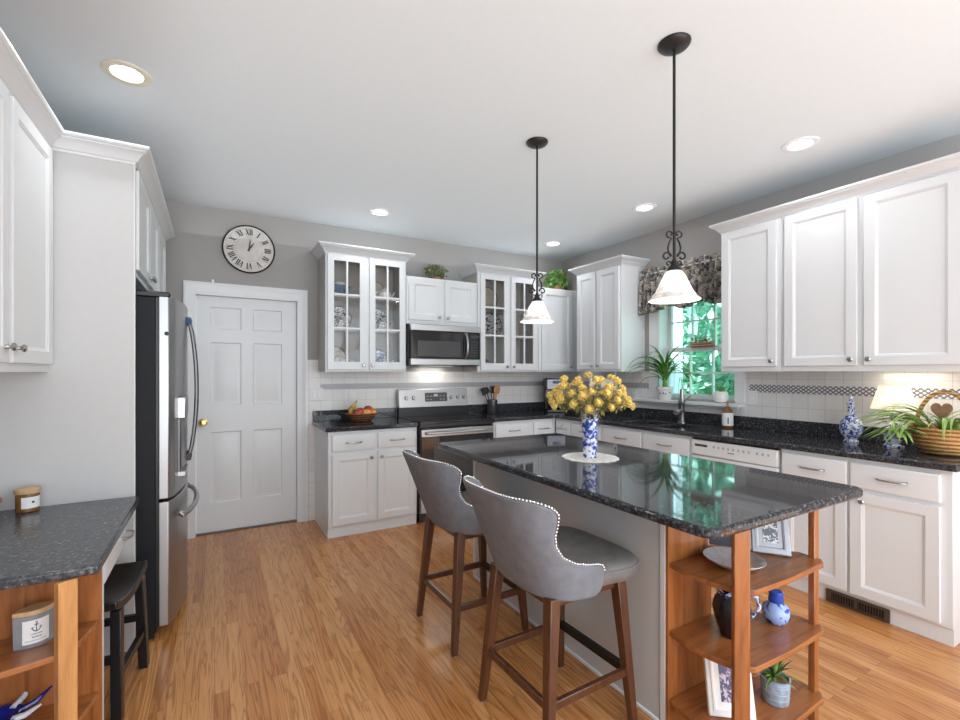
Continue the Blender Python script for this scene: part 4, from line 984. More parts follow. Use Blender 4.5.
def stool(label, loc, rz):
    t = thing('bar_stool', label, 'stool', loc, rz, 'bar stools along the island')
    seat = fin('seat', seat_mesh(0.585, 0.668), M['suede2'], t, smooth=60, label='taupe cushioned seat')
    pp = [(0.060 + (0.2155 * abs(cos(a)) ** (2 / 4.2) * (1 if cos(a) > 0 else -1)), 0.2455 * abs(sin(a)) ** (2 / 4.2) * (1 if sin(a) > 0 else -1) * (1 if cos(a) > 0 else 0.93), 0.636) for a in [2 * pi * k / 48 for k in range(48)]]
    fin('piping', TU(pp, 0.0035, 6, True), M['suede'], seat)
    bm = BM(); nv = 28; O = []; I = []
    for (z, s) in SH:
        O.append([bm.verts.new(shell_point(z, s * (2 * k / nv - 1))) for k in range(nv + 1)])
        I.append([bm.verts.new(shell_point(z - 0.002, s * 0.985 * (2 * k / nv - 1), True)) for k in range(nv + 1)])
    for a, b in zip(O, O[1:]):
        for k in range(nv): bm.faces.new((a[k], a[k + 1], b[k + 1], b[k]))
    for a, b in zip(I, I[1:]):
        for k in range(nv): bm.faces.new((a[k], b[k], b[k + 1], a[k + 1]))
    for k in range(nv):
        bm.faces.new((O[-1][k], O[-1][k + 1], I[-1][k + 1], I[-1][k])); bm.faces.new((O[0][k], I[0][k], I[0][k + 1], O[0][k + 1]))
    for k in (0, nv):
        for a in range(len(SH) - 1): bm.faces.new((O[a][k], O[a + 1][k], I[a + 1][k], I[a][k]))
    o = fin('backrest', bm, M['suede'], t, smooth=80, label='grey winged backrest')
    m = o.modifiers.new('soft', 'SUBSURF'); m.levels = 1; m.render_levels = 2
    # nailheads along the rim
    rim = [(SH[a][0], -SH[a][1]) for a in range(3, len(SH))] + [(SH[-1][0], SH[-1][1] * (2 * k / 16 - 1)) for k in range(1, 16)] + [(SH[a][0], SH[a][1]) for a in range(len(SH) - 1, 2, -1)]
    P = [(shell_point(z, s) * 0.72 + shell_point(z - 0.002, s * 0.985, True) * 0.28) + Vector((0, 0, 0.001)) for z, s in rim]
    tot = sum((b - a).length for a, b in zip(P, P[1:])); step = 0.0125; acc = 0; bm = BM(); nxt = 0
    ctr = Vector((0, 0, 0.75))
    for a, b in zip(P, P[1:]):
        ln = (b - a).length
        while nxt <= acc + ln:
            c = a.lerp(b, (nxt - acc) / ln)
            dirv = Vector((0, 0, 1)) if c.z > 0.93 else Vector((0.6, 1 if c.y > 0 else -1, 0.2)).normalized()
            q = bmesh.ops.create_icosphere(bm, subdivisions=2, radius=0.0052)
            for v in q['verts']: v.co = v.co + c + dirv * 0.002
            nxt += step
        acc += ln
    fin('nailhead_trim', bm, M['stud'], o, smooth=80, kind='stuff', label='bright nailheads')
    fin('seat_frame', bx(-0.165, -0.175, 0.535, 0.175, 0.175, 0.586, 0.006), M['walnut'], t)
    for sx in (-1, 1):
        for sy in (-1, 1):
            L_ = fin('leg', leg((sx * 0.213, sy * 0.21, 0.006), (sx * 0.165 + 0.005, sy * 0.17, 0.578), (0.029, 0.029), (0.046, 0.046)), M['walnut'], t, bevel=0.004)
            fin('foot_glide', LA([(0.012, 0), (0.012, 0.007)], 10), M['stud'], L_, loc=(sx * 0.213, sy * 0.21, 0))
    f = lambda z: 0.213 - (0.213 - 0.165) * z / 0.578
    a = f(0.215); b = 0.21 - 0.04 * 0.215 / 0.578
    for sy in (-1, 1): fin('stretcher', bx(-a, sy * b - 0.010, 0.20, a, sy * b + 0.010, 0.232, 0.003), M['walnut'], t)
    fin('stretcher', bx(-a - 0.010, -b, 0.20, -a + 0.010, b, 0.232, 0.003), M['walnut'], t)
    fin('footrest', bx(a - 0.013, -b, 0.20, a + 0.013, b, 0.235, 0.004), M['iron'], t, label='black metal footrest bar')
    return t
stool('grey winged bar stool with nailhead trim nearest the open shelves', (1.19, 1.455, 0), radians(1.5))
stool('grey winged bar stool with nailhead trim at the range end of the island', (1.215, 2.198, 0), radians(1.0))

# ------------------------------------------------------------------ pendants, recessed lights, clock
def pendant(label, x, y):
    t = thing('pendant_lamp', label, 'pendant light', (x, y, 0), 0, 'pendant lamps over the island')
    fin('canopy', LA([(0.0, H - 0.03), (0.03, H - 0.028), (0.058, H - 0.016), (0.066, H - 0.006), (0.066, H - 0.001)], 32), M['iron'], t)
    fin('rod', TU([(0, 0, H - 0.02), (0, 0, 2.2), (0, 0, 1.80)], 0.0062, 10), M['iron'], t)
    fin('fitter', LA([(0.0, 1.845), (0.008, 1.845), (0.012, 1.825), (0.030, 1.806), (0.034, 1.795), (0.0, 1.795)], 24), M['iron'], t)
    for sgn in range(2):
        a0 = sgn * pi + radians(-YAW)
        pts = []
        def sp(c, r0, r1, a, b, n=14):
            return [(c[0] + (r0 + (r1 - r0) * k / n) * cos(a + (b - a) * k / n), c[1] + (r0 + (r1 - r0) * k / n) * sin(a + (b - a) * k / n)) for k in range(n + 1)]
        # top curl, belly, bottom curl (r, z)
        top = sp((0.018, 1.953), 0.006, 0.016, radians(250), radians(-60), 12)
        mid = [(0.012, 1.935), (0.022, 1.915), (0.027, 1.895), (0.024, 1.875), (0.014, 1.858)]
        bot = sp((0.032, 1.858), 0.020, 0.008, radians(180), radians(-170), 16)
        bm = BM()
        tube(bm, [(r * cos(a0), r * sin(a0), z) for r, z in top + mid + bot], 0.004, 6)
        fin('scroll', bm, M['iron'], t)
        low = sp((0.024, 1.828), 0.011, 0.005, radians(200), radians(-120), 12)
        fin('scroll', TU([(r * cos(a0), r * sin(a0), z) for r, z in [(0.008, 1.838)] + low], 0.003, 6), M['iron'], t)
    prof = [(r * 0.94, 1.797 - (1.797 - z) * 0.96) for r, z in [(0.032, 1.797), (0.036, 1.790), (0.048, 1.772), (0.062, 1.742), (0.080, 1.705), (0.098, 1.680), (0.108, 1.672), (0.109, 1.669)]]
    fin('lamp_shade', LA(prof, 40, None, False, False), M['shade'], t, smooth=60)
    fin('shade_rim', TU([(0.1022 * cos(a), 0.1022 * sin(a), 1.6745) for a in [2 * pi * k / 40 for k in range(40)]], 0.0022, 6, True), M['porcelain'], t)
    lamp('pendant_glow', 'POINT', (x, y, 1.735), 3, (1, 0.96, 0.90), 0.03)
pendant('black iron pendant with scrolls and glass bell shade nearest the camera', 1.687, 1.279)
pendant('black iron pendant with scrolls and glass bell shade farther along the island', 1.691, 2.234)
CANL = ['ceiling downlight with beige rim above the left cabinets', 'recessed ceiling downlight in front of the left glass cabinet', 'recessed ceiling downlight between near pendant and window', 'recessed ceiling downlight near the back right corner', 'recessed ceiling downlight above the wide right wall cabinet', '', '', '']
for i, (x, y) in enumerate(CANS[:5]):
    t = thing('recessed_light', CANL[i], 'ceiling light', (x, y, H), 0, 'recessed ceiling lights')
    fin('trim_ring', LA([(0.062, -0.0015), (0.064, -0.007), (0.085, -0.009), (0.095, -0.006), (0.097, 0.0)], 32, None, False, False), M['cantrim' if i == 0 else 'trimw'], t)
    fin('lamp_lens', LA([(0.0, -0.0055), (0.05, -0.0050), (0.066, -0.0018)], 24, None, False, False), M['canlight'], t)
# clock
t = thing('wall_clock', 'round white wall clock with roman numerals above the door', 'clock', (0.262, YB - 0.002, 2.437))
RX = Matrix.Rotation(pi / 2, 4, 'X')
fin('dial', LA([(0.0, 0.0184), (0.05, 0.0184), (0.197, 0.0180)], 48, RX, False, False), M['clockface'], t)
fin('case', LA([(0.0, 0.0), (0.204, 0.0), (0.208, 0.008), (0.208, 0.022), (0.203, 0.028), (0.198, 0.026), (0.196, 0.018)], 56, RX, False, False), M['iron'], t)
fin('inner_ring', LA([(0.104, 0.0185), (0.104, 0.0192), (0.107, 0.0192), (0.107, 0.0185)], 48, RX, False, False), M['pewter'], t)
fin('inner_ring', LA([(0.178, 0.0185), (0.178, 0.0192), (0.180, 0.0192), (0.180, 0.0185)], 48, RX, False, False), M['pewter'], t)
ROM = ['XII', 'I', 'II', 'III', 'IV', 'V', 'VI', 'VII', 'VIII', 'IX', 'X', 'XI']
for i, s in enumerate(ROM):
    a = -2 * pi * i / 12
    bm = BM(); hgt = 0.052; wd = {'I': 0.014, 'V': 0.030, 'X': 0.030}; tot = sum(wd[c] for c in s); x = -tot / 2
    def bar(xa, za, xb, zb, w):
        d = Vector((xb - xa, zb - za)).normalized(); n = Vector((-d.y, d.x)) * w / 2
        q = [(xa + n.x, za + n.y), (xb + n.x, zb + n.y), (xb - n.x, zb - n.y), (xa - n.x, za - n.y)]
        vs = [bm.verts.new((p[0], -0.0188, p[1])) for p in q]; ws = [bm.verts.new((p[0], -0.0200, p[1])) for p in q]
        bm.faces.new(vs); bm.faces.new(list(reversed(ws)))
        for k in range(4): bm.faces.new((vs[k], vs[(k + 1) % 4], ws[(k + 1) % 4], ws[k]))
    for c in s:
        w = wd[c]; m = x + w / 2; h2 = hgt / 2
        if c == 'I': bar(m, -h2, m, h2, 0.0095)
        elif c == 'V': bar(m, -h2, m - 0.011, h2, 0.0095); bar(m, -h2, m + 0.011, h2, 0.004)
        else: bar(m - 0.011, h2, m + 0.011, -h2, 0.0095); bar(m + 0.011, h2, m - 0.011, -h2, 0.004)
        x += w
    Mx = Matrix.Rotation(-a, 4, 'Y') @ Matrix.Translation((0, 0, 0.147))
    for v in bm.verts: v.co = Mx @ v.co
    fin('numeral', bm, M['numeral'], t, smooth=0)
def hand(ang, l, w, y):
    bm = BM(); prism(bm, [(-w / 2, -0.02), (w / 2, -0.02), (w / 2, l * 0.6), (0, l), (-w / 2, l * 0.6)], y - 0.0015, y, Matrix(((1, 0, 0, 0), (0, 0, -1, 0), (0, 1, 0, 0), (0, 0, 0, 1))))
    Mx = Matrix.Rotation(ang, 4, 'Y')
    for v in bm.verts: v.co = Mx @ v.co
    return fin('hand', bm, M['numeral'], t, smooth=0)
hand(radians(7), 0.095, 0.011, 0.022); hand(radians(34), 0.072, 0.013, 0.024)
fin('hub', LA([(0.009, 0.0185), (0.009, 0.027), (0, 0.028)], 16, RX), M['numeral'], t)
t = thing('door_sensor', 'tiny white sensor sitting on top of the door casing', 'sensor', (-0.014, YB - 0.011, 2.1225))
fin('housing', LA([(0.012, 0), (0.012, 0.012), (0.008, 0.026), (0, 0.029)], 14), M['trimw'], t)

# ------------------------------------------------------------------ window dressing
t = thing('valance', 'gathered black and tan floral valance across the top of the window', 'curtain', (XR - 0.09, 0, 0))
bm = BM(); n = 150; y0, y1 = 2.17, 3.17; zz = [2.375, 2.352, 2.335, 2.315, 2.22, 2.10, 2.0, 1.965]
rows = []
for r_, z in enumerate(zz):
    row = []
    for k in range(n + 1):
        f = k / n; ph = f * 2 * pi * 17 + 1.3 * sin(f * 21); amp = (0.018, 0.014, 0.008, 0.012, 0.024, 0.028, 0.030, 0.030)[r_]
        dz = 0.012 * sin(f * 60 + 1.0) if r_ == 0 else (0.02 * sin(f * 2 * pi * 3.2 + 0.6) - 0.055 * max(0, (f - 0.86) / 0.14) if r_ >= 6 else 0)
        row.append(bm.verts.new((-amp * sin(ph) - 0.006 * sin(3.1 * ph + 1) * amp / 0.02, y0 + (y1 - y0) * f, z + dz)))
    rows.append(row)
for a, b in zip(rows, rows[1:]):
    for k in range(n): bm.faces.new((a[k], a[k + 1], b[k + 1], b[k]))
o = fin('fabric', bm, M['fabric'], t, smooth=60); m = o.modifiers.new('thick', 'SOLIDIFY'); m.thickness = 0.003
fin('curtain_rod', TU([(0.088, y0 - 0.0, 2.325), (0.01, y0 - 0.0, 2.325), (0.0, y0 + 0.01, 2.325), (0.0, y1 - 0.01, 2.325), (0.01, y1, 2.325), (0.088, y1, 2.325)], 0.006, 8), M['trimw'], t)

def blade(bm, p0, az, length, w, rise, droop, n=9, twist=0.0, fold=0.25):
    """an arching strap leaf"""
    prev = None; p = Vector(p0); el = rise; st = length / n; d0 = Vector((cos(az), sin(az), 0)); sd = Vector((-sin(az), cos(az), 0))
    for k in range(n + 1):
        f = k / n; ww = w * min(1.0, 0.45 + 2.2 * f) * (1 - f ** 2.2) + 0.0006
        up = Vector((-d0.x * sin(el), -d0.y * sin(el), cos(el)))
        l = bm.verts.new(p + sd * ww / 2 + up * ww * fold); c = bm.verts.new(p); r = bm.verts.new(p - sd * ww / 2 + up * ww * fold)
        if prev: bm.faces.new((prev[0], l, c, prev[1])); bm.faces.new((prev[1], c, r, prev[2]))
        prev = (l, c, r)
        p = p + (d0 * cos(el) + Vector((0, 0, 1)) * sin(el)) * st; el -= droop / n
def leaves_ball(bm, c, r, count, size, rng, squash=1.0):
    for k in range(count):
        v = Vector((rng.gauss(0, 1), rng.gauss(0, 1), rng.gauss(0, 1))).normalized() * rng.uniform(0.35, 1.0)
        q = Vector(c) + Vector((v.x * r[0], v.y * r[1], v.z * r[2])); leafquad(bm, q, size * rng.uniform(0.7, 1.3), rng, 0.8)
# strap-leaf plant on the sill
t = thing('potted_plant', 'long-leaved green plant in a white pot on the window sill', 'plant', (XR - 0.02, 2.945, 1.108))
fin('pot', LA([(0.056, 0), (0.060, 0.004), (0.070, 0.095), (0.077, 0.100), (0.077, 0.122), (0.071, 0.122), (0.066, 0.10), (0, 0.098)], 32), M['porcelain'], t, label='white pot with small blue motifs')
for (a, h) in ((3.6, 0.065), (3.9, 0.058), (4.5, 0.07), (3.1, 0.06)):
    fin('motif', LA([(0.007, 0), (0.007, 0.002), (0, 0.002)], 8, Matrix.Rotation(a, 4, 'Z') @ Matrix.Translation((0.0665, 0, h)) @ Matrix.Rotation(pi / 2, 4, 'Y')), M['blue'], t)
fin('soil', LA([(0.065, 0.104), (0, 0.108)], 20, None, False, False), M['soil'], t)
fin('trunk', TU([(0, 0, 0.10), (0.003, 0.0, 0.16), (0.0, 0.002, 0.24)], [0.026, 0.022, 0.016], 10), M['leaf'], t)
rg = random.Random(11)
for k in range(54):
    az = rg.uniform(0, 2 * pi) if k % 3 else rg.uniform(pi * 0.75, pi * 1.6); rise = rg.uniform(0.75, 1.5); ln = rg.uniform(0.34, 0.60)
    if cos(az) > -0.05: ln *= 0.30; rise = max(rise, 1.3)
    elif sin(az) > 0.2: ln = min(ln, 0.24 / sin(az)) 
    if False: pass    # the glass side stays short and upright
    bm = BM(); blade(bm, (rg.uniform(-0.012, 0.012), rg.uniform(-0.012, 0.012), rg.uniform(0.15, 0.25)), az, ln, rg.uniform(0.018, 0.028), rise, rg.uniform(1.2, 2.8) if cos(az) <= -0.05 else 0.3, 10)
    fin('leaf', bm, M['dracaena'], t, smooth=60)
# white pot with succulent on the sill
t = thing('potted_plant', 'small spiky plant in a leaning white pot at the right end of the sill', 'plant', (XR - 0.01, 2.392, 1.108))
pot = fin('pot', LA([(0.03, 0.0), (0.05, 0.012), (0.060, 0.045), (0.055, 0.085), (0.046, 0.098), (0.040, 0.095), (0.036, 0.088), (0.0, 0.086)], 24), M['porcelain'], t, rot=(0, 0, 0))
fin('soil', LA([(0.042, 0.090), (0, 0.092)], 16, None, False, False), M['soil'], t)
for k in range(13):
    bm = BM(); blade(bm, (0, 0, 0.088), k * 2.4, rg.uniform(0.06, 0.11), 0.014, rg.uniform(0.6, 1.4), rg.uniform(0.2, 0.9), 6); fin('leaf', bm, M['leaf'], t, smooth=60)
# copper basket on the meeting rail
t = thing('flower_basket', 'copper window basket of small white flowers on the sash rail', 'basket', (XR + 0.083, 2.63, 1.6005))
fin('basket', prism(BM(), rrect(-0.018, -0.115, 0.018, 0.115, 0.017, 4), 0.0, 0.045), M['copper'], t)
bm = BM()
for k in range(60): leafquad(bm, Vector((rg.uniform(-0.02, 0.012), rg.uniform(-0.11, 0.11), rg.uniform(0.045, 0.085))), 0.016, rg, 0.5)
fin('greenery', bm, M['leaf'], t, smooth=0)
for k in range(14):
    fin('blossom', LA([(0, 0), (0.013, 0.006), (0.016, 0.012), (0.006, 0.010), (0, 0.008)], 8), M['porcelain'], t, loc=(rg.uniform(-0.022, 0.005), -0.105 + 0.21 * k / 13, rg.uniform(0.05, 0.105)))

# ------------------------------------------------------------------ right counter things
CTZ = CT1 + 0.0005
t = thing('soap_bottle', 'dark soap dispenser bottle with white label beside the sink', 'bottle', (3.66, 2.27, CTZ))
fin('bottle', LA([(0.038, 0), (0.041, 0.004), (0.041, 0.125), (0.036, 0.142), (0.018, 0.158), (0.015, 0.170), (0, 0.170)], 24), M['amber'], t)
lb = fin('paper_label', LA([(0.0416, 0.018), (0.0416, 0.122)], 24, None, False, False), M['paper'], t)
fin('label_print', BMp := bx(-0.004, -0.0008, 0.0, 0.004, 0.0008, 0.05), M['ink'], lb, loc=(-0.034, -0.0255, 0.035), rot=(0, 0, radians(-53)))
fin('pump', TU([(0, 0, 0.165), (0, 0, 0.21), (-0.008, -0.004, 0.214), (-0.04, -0.02, 0.212)], [0.009, 0.007, 0.007, 0.005], 8), M['copper'], t)
t = thing('ginger_jar', 'blue and white patterned bottle vase with stopper on the counter', 'vase', (3.615, 1.41, CTZ)); t.scale = (0.88, 0.88, 0.94)
fin('body', LA([(0.045, 0), (0.047, 0.008), (0.036, 0.018), (0.042, 0.03), (0.066, 0.065), (0.072, 0.10), (0.066, 0.135), (0.045, 0.165), (0.026, 0.185), (0.021, 0.205), (0.021, 0.245), (0.028, 0.262), (0.030, 0.268), (0.020, 0.268), (0, 0.268)], 36), M['delft2'], t, smooth=60)
fin('stopper', LA([(0.018, 0.2685), (0.020, 0.275), (0.010, 0.285), (0.013, 0.296), (0.009, 0.312), (0, 0.318)], 20), M['delft2'], t)
t = thing('table_lamp', 'small table lamp with lit cream shade on the counter', 'lamp', (3.60, 1.188, CTZ)); t.scale = (0.9, 0.9, 1.0)
fin('base', LA([(0.055, 0), (0.057, 0.008), (0.035, 0.018), (0.045, 0.04), (0.060, 0.075), (0.055, 0.11), (0.030, 0.135), (0.018, 0.15), (0.016, 0.165), (0, 0.165)], 28), M['delft'], t)
fin('socket', LA([(0.016, 0.165), (0.026, 0.185), (0.022, 0.205), (0.012, 0.21), (0.012, 0.24), (0, 0.24)], 16), M['pewter'], t)
fin('lamp_shade', LA([(0.122, 0.226), (0.124, 0.226), (0.078, 0.373), (0.076, 0.373)], 40, None, False, False), M['lampshade'], t, smooth=50)
fin('shade_trim', TU([(0.123 * cos(a), 0.123 * sin(a), 0.2265) for a in [2 * pi * k / 40 for k in range(40)]], 0.0025, 6, True), M['lampedge'], t)
fin('shade_trim', TU([(0.077 * cos(a), 0.077 * sin(a), 0.3725) for a in [2 * pi * k / 32 for k in range(32)]], 0.0022, 6, True), M['lampedge'], t)
fin('bulb', LA([(0, 0.24), (0.02, 0.25), (0.028, 0.28), (0.015, 0.305), (0, 0.31)], 14), M['canlight'], t)
lamp('table_lamp_glow', 'POINT', (3.60, 1.188, CTZ + 0.275), 0.4, (1, 0.85, 0.65), 0.03)
# basket with spider plant
t = thing('wicker_basket', 'round tan wicker basket with arched handle at the counter end', 'basket', (3.52, 0.940, CTZ))
fin('basket', LA([(0.085, 0), (0.095, 0.003), (0.125, 0.05), (0.142, 0.10), (0.147, 0.135), (0.150, 0.142), (0.140, 0.146), (0.132, 0.135), (0.11, 0.12), (0, 0.115)], 40), M['wicker'], t, smooth=60)
bm = BM(); tube(bm, [(0.145 * cos(2 * pi * k / 48), 0.145 * sin(2 * pi * k / 48), 0.142 + 0.003 * (-1) ** k) for k in range(48)], 0.0075, 6, True); fin('rim', bm, M['wicker'], t)
az = radians(75); pts = [(0.138 * cos(az) * cos(a), 0.138 * sin(az) * cos(a), 0.11 + 0.235 * sin(a)) for a in [pi * k / 20 for k in range(21)]]
fin('handle', TU(pts, 0.011, 8), M['wicker'], t)
t = thing('heart_ornament', 'rusty brown wooden heart standing among the basket leaves', 'ornament', (3.55, 0.962, CTZ + 0.118))
hp = []
for k in range(40):
    a = 2 * pi * k / 40; hp.append((0.045 / 16 * 16 * sin(a) ** 3, 0.056 / 16 * (13 * cos(a) - 5 * cos(2 * a) - 2 * cos(3 * a) - cos(4 * a))))
bm = prism(BM(), hp, -0.005, 0.005, Matrix.Rotation(radians(-60), 4, 'Z') @ Matrix(((1, 0, 0, 0), (0, 0, 1, 0), (0, 1, 0, 0.120), (0, 0, 0, 1))))
hb = fin('heart', bm, M['heart'], t)
fin('stake', TU([(0, 0, 0.0), (0, 0, 0.08)], 0.003, 6), M['heart'], t)
t = thing('spider_plant', 'trailing variegated spider plant spilling out of the wicker basket', 'plant', (3.52, 0.940, CTZ + 0.116))
fin('root_ball', LA([(0.10, 0.0), (0.085, 0.015), (0, 0.022)], 20), M['soil'], t)
rg = random.Random(21)
# long arching leaves that droop to the counter on the far (left) side
for k in range(24):
    bm = BM(); az = radians(rg.uniform(100, 178)); blade(bm, (-0.05 + rg.uniform(-0.03, 0.03), 0.07 + rg.uniform(-0.03, 0.03), 0.02), az, rg.uniform(0.26, 0.42), rg.uniform(0.014, 0.020), rg.uniform(0.55, 0.9), rg.uniform(1.5, 1.85), 12); fin('leaf', bm, M['leaf2'], t, smooth=60)
for k in range(9):
    bm = BM(); az = radians(rg.uniform(185, 262)); blade(bm, (-0.06 + rg.uniform(-0.02, 0.02), -0.02 + rg.uniform(-0.05, 0.05), 0.02), az, rg.uniform(0.24, 0.30), rg.uniform(0.014, 0.020), rg.uniform(0.9, 1.2), rg.uniform(2.5, 2.9), 12); fin('leaf', bm, M['leaf2'], t, smooth=60)
for k in range(22):
    bm = BM(); az = rg.uniform(0, 2 * pi); blade(bm, (rg.uniform(-0.03, 0.03), rg.uniform(-0.03, 0.03), 0.01), az, rg.uniform(0.16, 0.26), rg.uniform(0.010, 0.018), rg.uniform(0.8, 1.4), rg.uniform(1.2, 1.7), 10); fin('leaf', bm, M['leaf2'], t, smooth=60)
for k in range(7):
    bm = BM(); az = radians(rg.uniform(95, 150)); blade(bm, (-0.03 + rg.uniform(-0.02, 0.02), 0.05, 0.03), az, rg.uniform(0.34, 0.42), 0.016, rg.uniform(1.1, 1.35), rg.uniform(2.4, 2.8), 12); fin('leaf', bm, M['leaf2'], t, smooth=60)
# plantlet clump lying on the counter under the lamp
for k in range(30):
    bm = BM(); az = radians(rg.uniform(110, 255)); blade(bm, (-0.16 + rg.uniform(-0.02, 0.02), 0.155 + rg.uniform(-0.03, 0.03), 0.02 + rg.uniform(-0.02, 0.02)), az, rg.uniform(0.12, 0.20), rg.uniform(0.014, 0.022), rg.uniform(-0.15, 0.25), rg.uniform(0.5, 0.85), 8); fin('leaf', bm, M['leaf2'], t, smooth=60)

# paper towel roll, coffee maker
t = thing('paper_towel_roll', 'white paper towel roll with dark core hanging beneath the corner cabinet', 'paper towels', (3.50, 3.50, 1.245), radians(20))
fin('roll', LA([(0.022, -0.13), (0.062, -0.13), (0.062, 0.13), (0.022, 0.13)], 28, Matrix.Rotation(pi / 2, 4, 'X'), False, False), M['paper'], t)
fin('core', LA([(0.0, -0.128), (0.0222, -0.128), (0.0222, 0.128), (0.0, 0.128)], 18, Matrix.Rotation(pi / 2, 4, 'X')), M['greydoor'], t)
fin('bracket', bx(-0.012, 0.128, -0.02, 0.012, 0.136, 0.129), M['porcelain'], t)
fin('bracket', bx(-0.006, -0.136, -0.006, 0.006, -0.128, 0.129), M['porcelain'], t)
t = thing('coffee_maker', 'black and stainless coffee maker in the counter corner', 'coffee maker', (3.40, 4.17, CTZ), radians(-28))
fin('base', bx(-0.10, -0.12, 0, 0.10, 0.12, 0.03, 0.008), M['black'], t)
fin('tower', bx(-0.10, 0.02, 0.03, 0.10, 0.12, 0.27, 0.006), M['black'], t)
hd = fin('brew_head', bx(-0.105, -0.12, 0.255, 0.105, 0.12, 0.385, 0.012), M['black'], t)
fin('steel_band', bx(-0.102, -0.1235, 0.262, 0.102, -0.119, 0.372, 0.002), M['steel_dark'], hd)
fin('display', bx(-0.04, -0.1255, 0.325, 0.04, -0.123, 0.355), M['bluetape'], hd)
fin('carafe', LA([(0.06, 0.031), (0.078, 0.05), (0.08, 0.12), (0.06, 0.17), (0.055, 0.20), (0, 0.20)], 24, Matrix.Translation((0, -0.04, 0))), M['black_glass'], t)
# utensil crock
CX, CY = 2.665, 4.33
t = thing('utensil_crock', 'dark utensil crock standing right of the range', 'crock', (CX, CY, CTZ))
fin('crock', LA([(0.052, 0), (0.056, 0.005), (0.056, 0.15), (0.052, 0.152), (0.048, 0.145), (0.048, 0.02), (0, 0.018)], 28), M['slategl'], t)
UT = [('wooden_spoon', 'pale wooden spoon in the utensil crock', 'spoonwood', (0.02, -0.012), (0.10, -0.02), 'spoon'), ('wooden_spatula', 'broad tan wooden spatula leaning right in the crock', 'spoonwood', (0.022, 0.01), (0.26, 0.02), 'flat'),
      ('spatula', 'black slotted spatula leaning left in the crock', 'black', (-0.022, 0.0), (-0.40, 0.02), 'flat'), ('ladle', 'black ladle leaning left in the utensil crock', 'black', (-0.012, 0.02), (-0.22, 0.05), 'spoon'),
      ('serving_spoon', 'black serving spoon upright in the middle of the crock', 'black', (0.0, 0.0), (-0.04, 0.03), 'spoon'), ('whisk', 'dark turner leaning right at the back of the crock', 'black', (0.018, 0.022), (0.17, 0.12), 'flat')]
for nm, lab, mt, (ux, uy), (tx, ty), kind in UT:
    nm = 'turner' if nm == 'whisk' else nm
    t = thing(nm, lab, 'utensil', (CX + ux * 0.6, CY + uy * 0.6, CTZ + 0.02)); t.rotation_euler = (-ty, tx, 0)
    fin('shaft', TU([(0, 0, 0), (0, 0, 0.21)], 0.005, 8), M[mt], t)
    if kind == 'spoon': fin('bowl', ellipsoid(BM(), (0, 0, 0.24), (0.026, 0.009, 0.040), u=14, v=8), M[mt], t)
    else: fin('blade', bx(-0.029, -0.004, 0.20, 0.029, 0.004, 0.285, 0.004), M[mt], t)
# fruit basket
FX, FY_ = 1.185, 4.235
t = thing('fruit_basket', 'open brown wire fruit basket on the short counter', 'basket', (FX, FY_, CTZ))
bm = BM(); tube(bm, [(0.145 * cos(2 * pi * k / 40), 0.115 * sin(2 * pi * k / 40), 0.072) for k in range(40)], 0.007, 6, True); fin('rim', bm, M['wickerdark'], t)
bm = LA([(0.085, 0.0), (0.092, 0.004), (0.122, 0.035), (0.142, 0.070), (0.138, 0.070), (0.118, 0.037), (0.088, 0.009), (0, 0.008)], 36)
for v in bm.verts: v.co.y *= 0.80
fin('bowl', bm, M['wickerdark'], t, smooth=50)
def fruit(name, lab, mt, p, r, sq=1.0):
    t = thing(name, lab, 'fruit', (FX + p[0], FY_ + p[1], CTZ + p[2]))
    fin('flesh', LA([(0, -r * sq * 0.94), (r * 0.45, -r * sq * 0.95), (r * 0.85, -r * sq * 0.55), (r, 0), (r * 0.86, r * sq * 0.6), (r * 0.5, r * sq * 0.92), (r * 0.15, r * sq * 0.86), (0, r * sq * 0.78)], 20), M[mt], t, smooth=80)
    fin('stalk', TU([(0, 0, r * sq * 0.76), (0.003, 0, r * sq * 1.08)], 0.0018, 5), M['stem'], t)
fruit('apple', 'red apple at the left front of the fruit basket', 'apple', (-0.045, -0.045, 0.074), 0.042)
fruit('peach', 'yellow-orange peach in the centre front of the fruit basket', 'peach', (0.030, -0.055, 0.074), 0.040)
fruit('apple', 'mottled red apple high on the right of the fruit basket', 'apple', (0.068, 0.015, 0.096), 0.046)
fruit('orange', 'orange at the far right rim of the fruit basket', 'orange', (0.092, -0.045, 0.076), 0.034)
fruit('apple', 'dark red apple at the back of the fruit basket', 'apple', (0.0, 0.045, 0.082), 0.042)
t = thing('banana', 'upright yellow-brown banana at the left of the fruit basket', 'fruit', (FX - 0.085, FY_ + 0.01, CTZ + 0.055))
fin('peel', TU([(-0.01, 0.0, 0.0), (-0.016, 0, 0.035), (0.0, 0.0, 0.075), (0.028, 0, 0.105), (0.036, 0, 0.118)], [0.010, 0.019, 0.019, 0.012, 0.006], 10), M['banana'], t, smooth=80)
fin('stem_tip', TU([(0.034, 0, 0.115), (0.044, 0, 0.135)], [0.006, 0.005], 8), M['stem'], t)
t = thing('banana', 'second banana lying behind the upright one in the fruit basket', 'fruit', (FX - 0.06, FY_ + 0.05, CTZ + 0.05))
fin('peel', TU([(-0.03, 0.0, 0.0), (-0.03, 0, 0.035), (-0.012, 0.0, 0.07), (0.015, 0, 0.095), (0.026, 0, 0.105)], [0.010, 0.018, 0.018, 0.012, 0.006], 10), M['banana'], t, smooth=80)

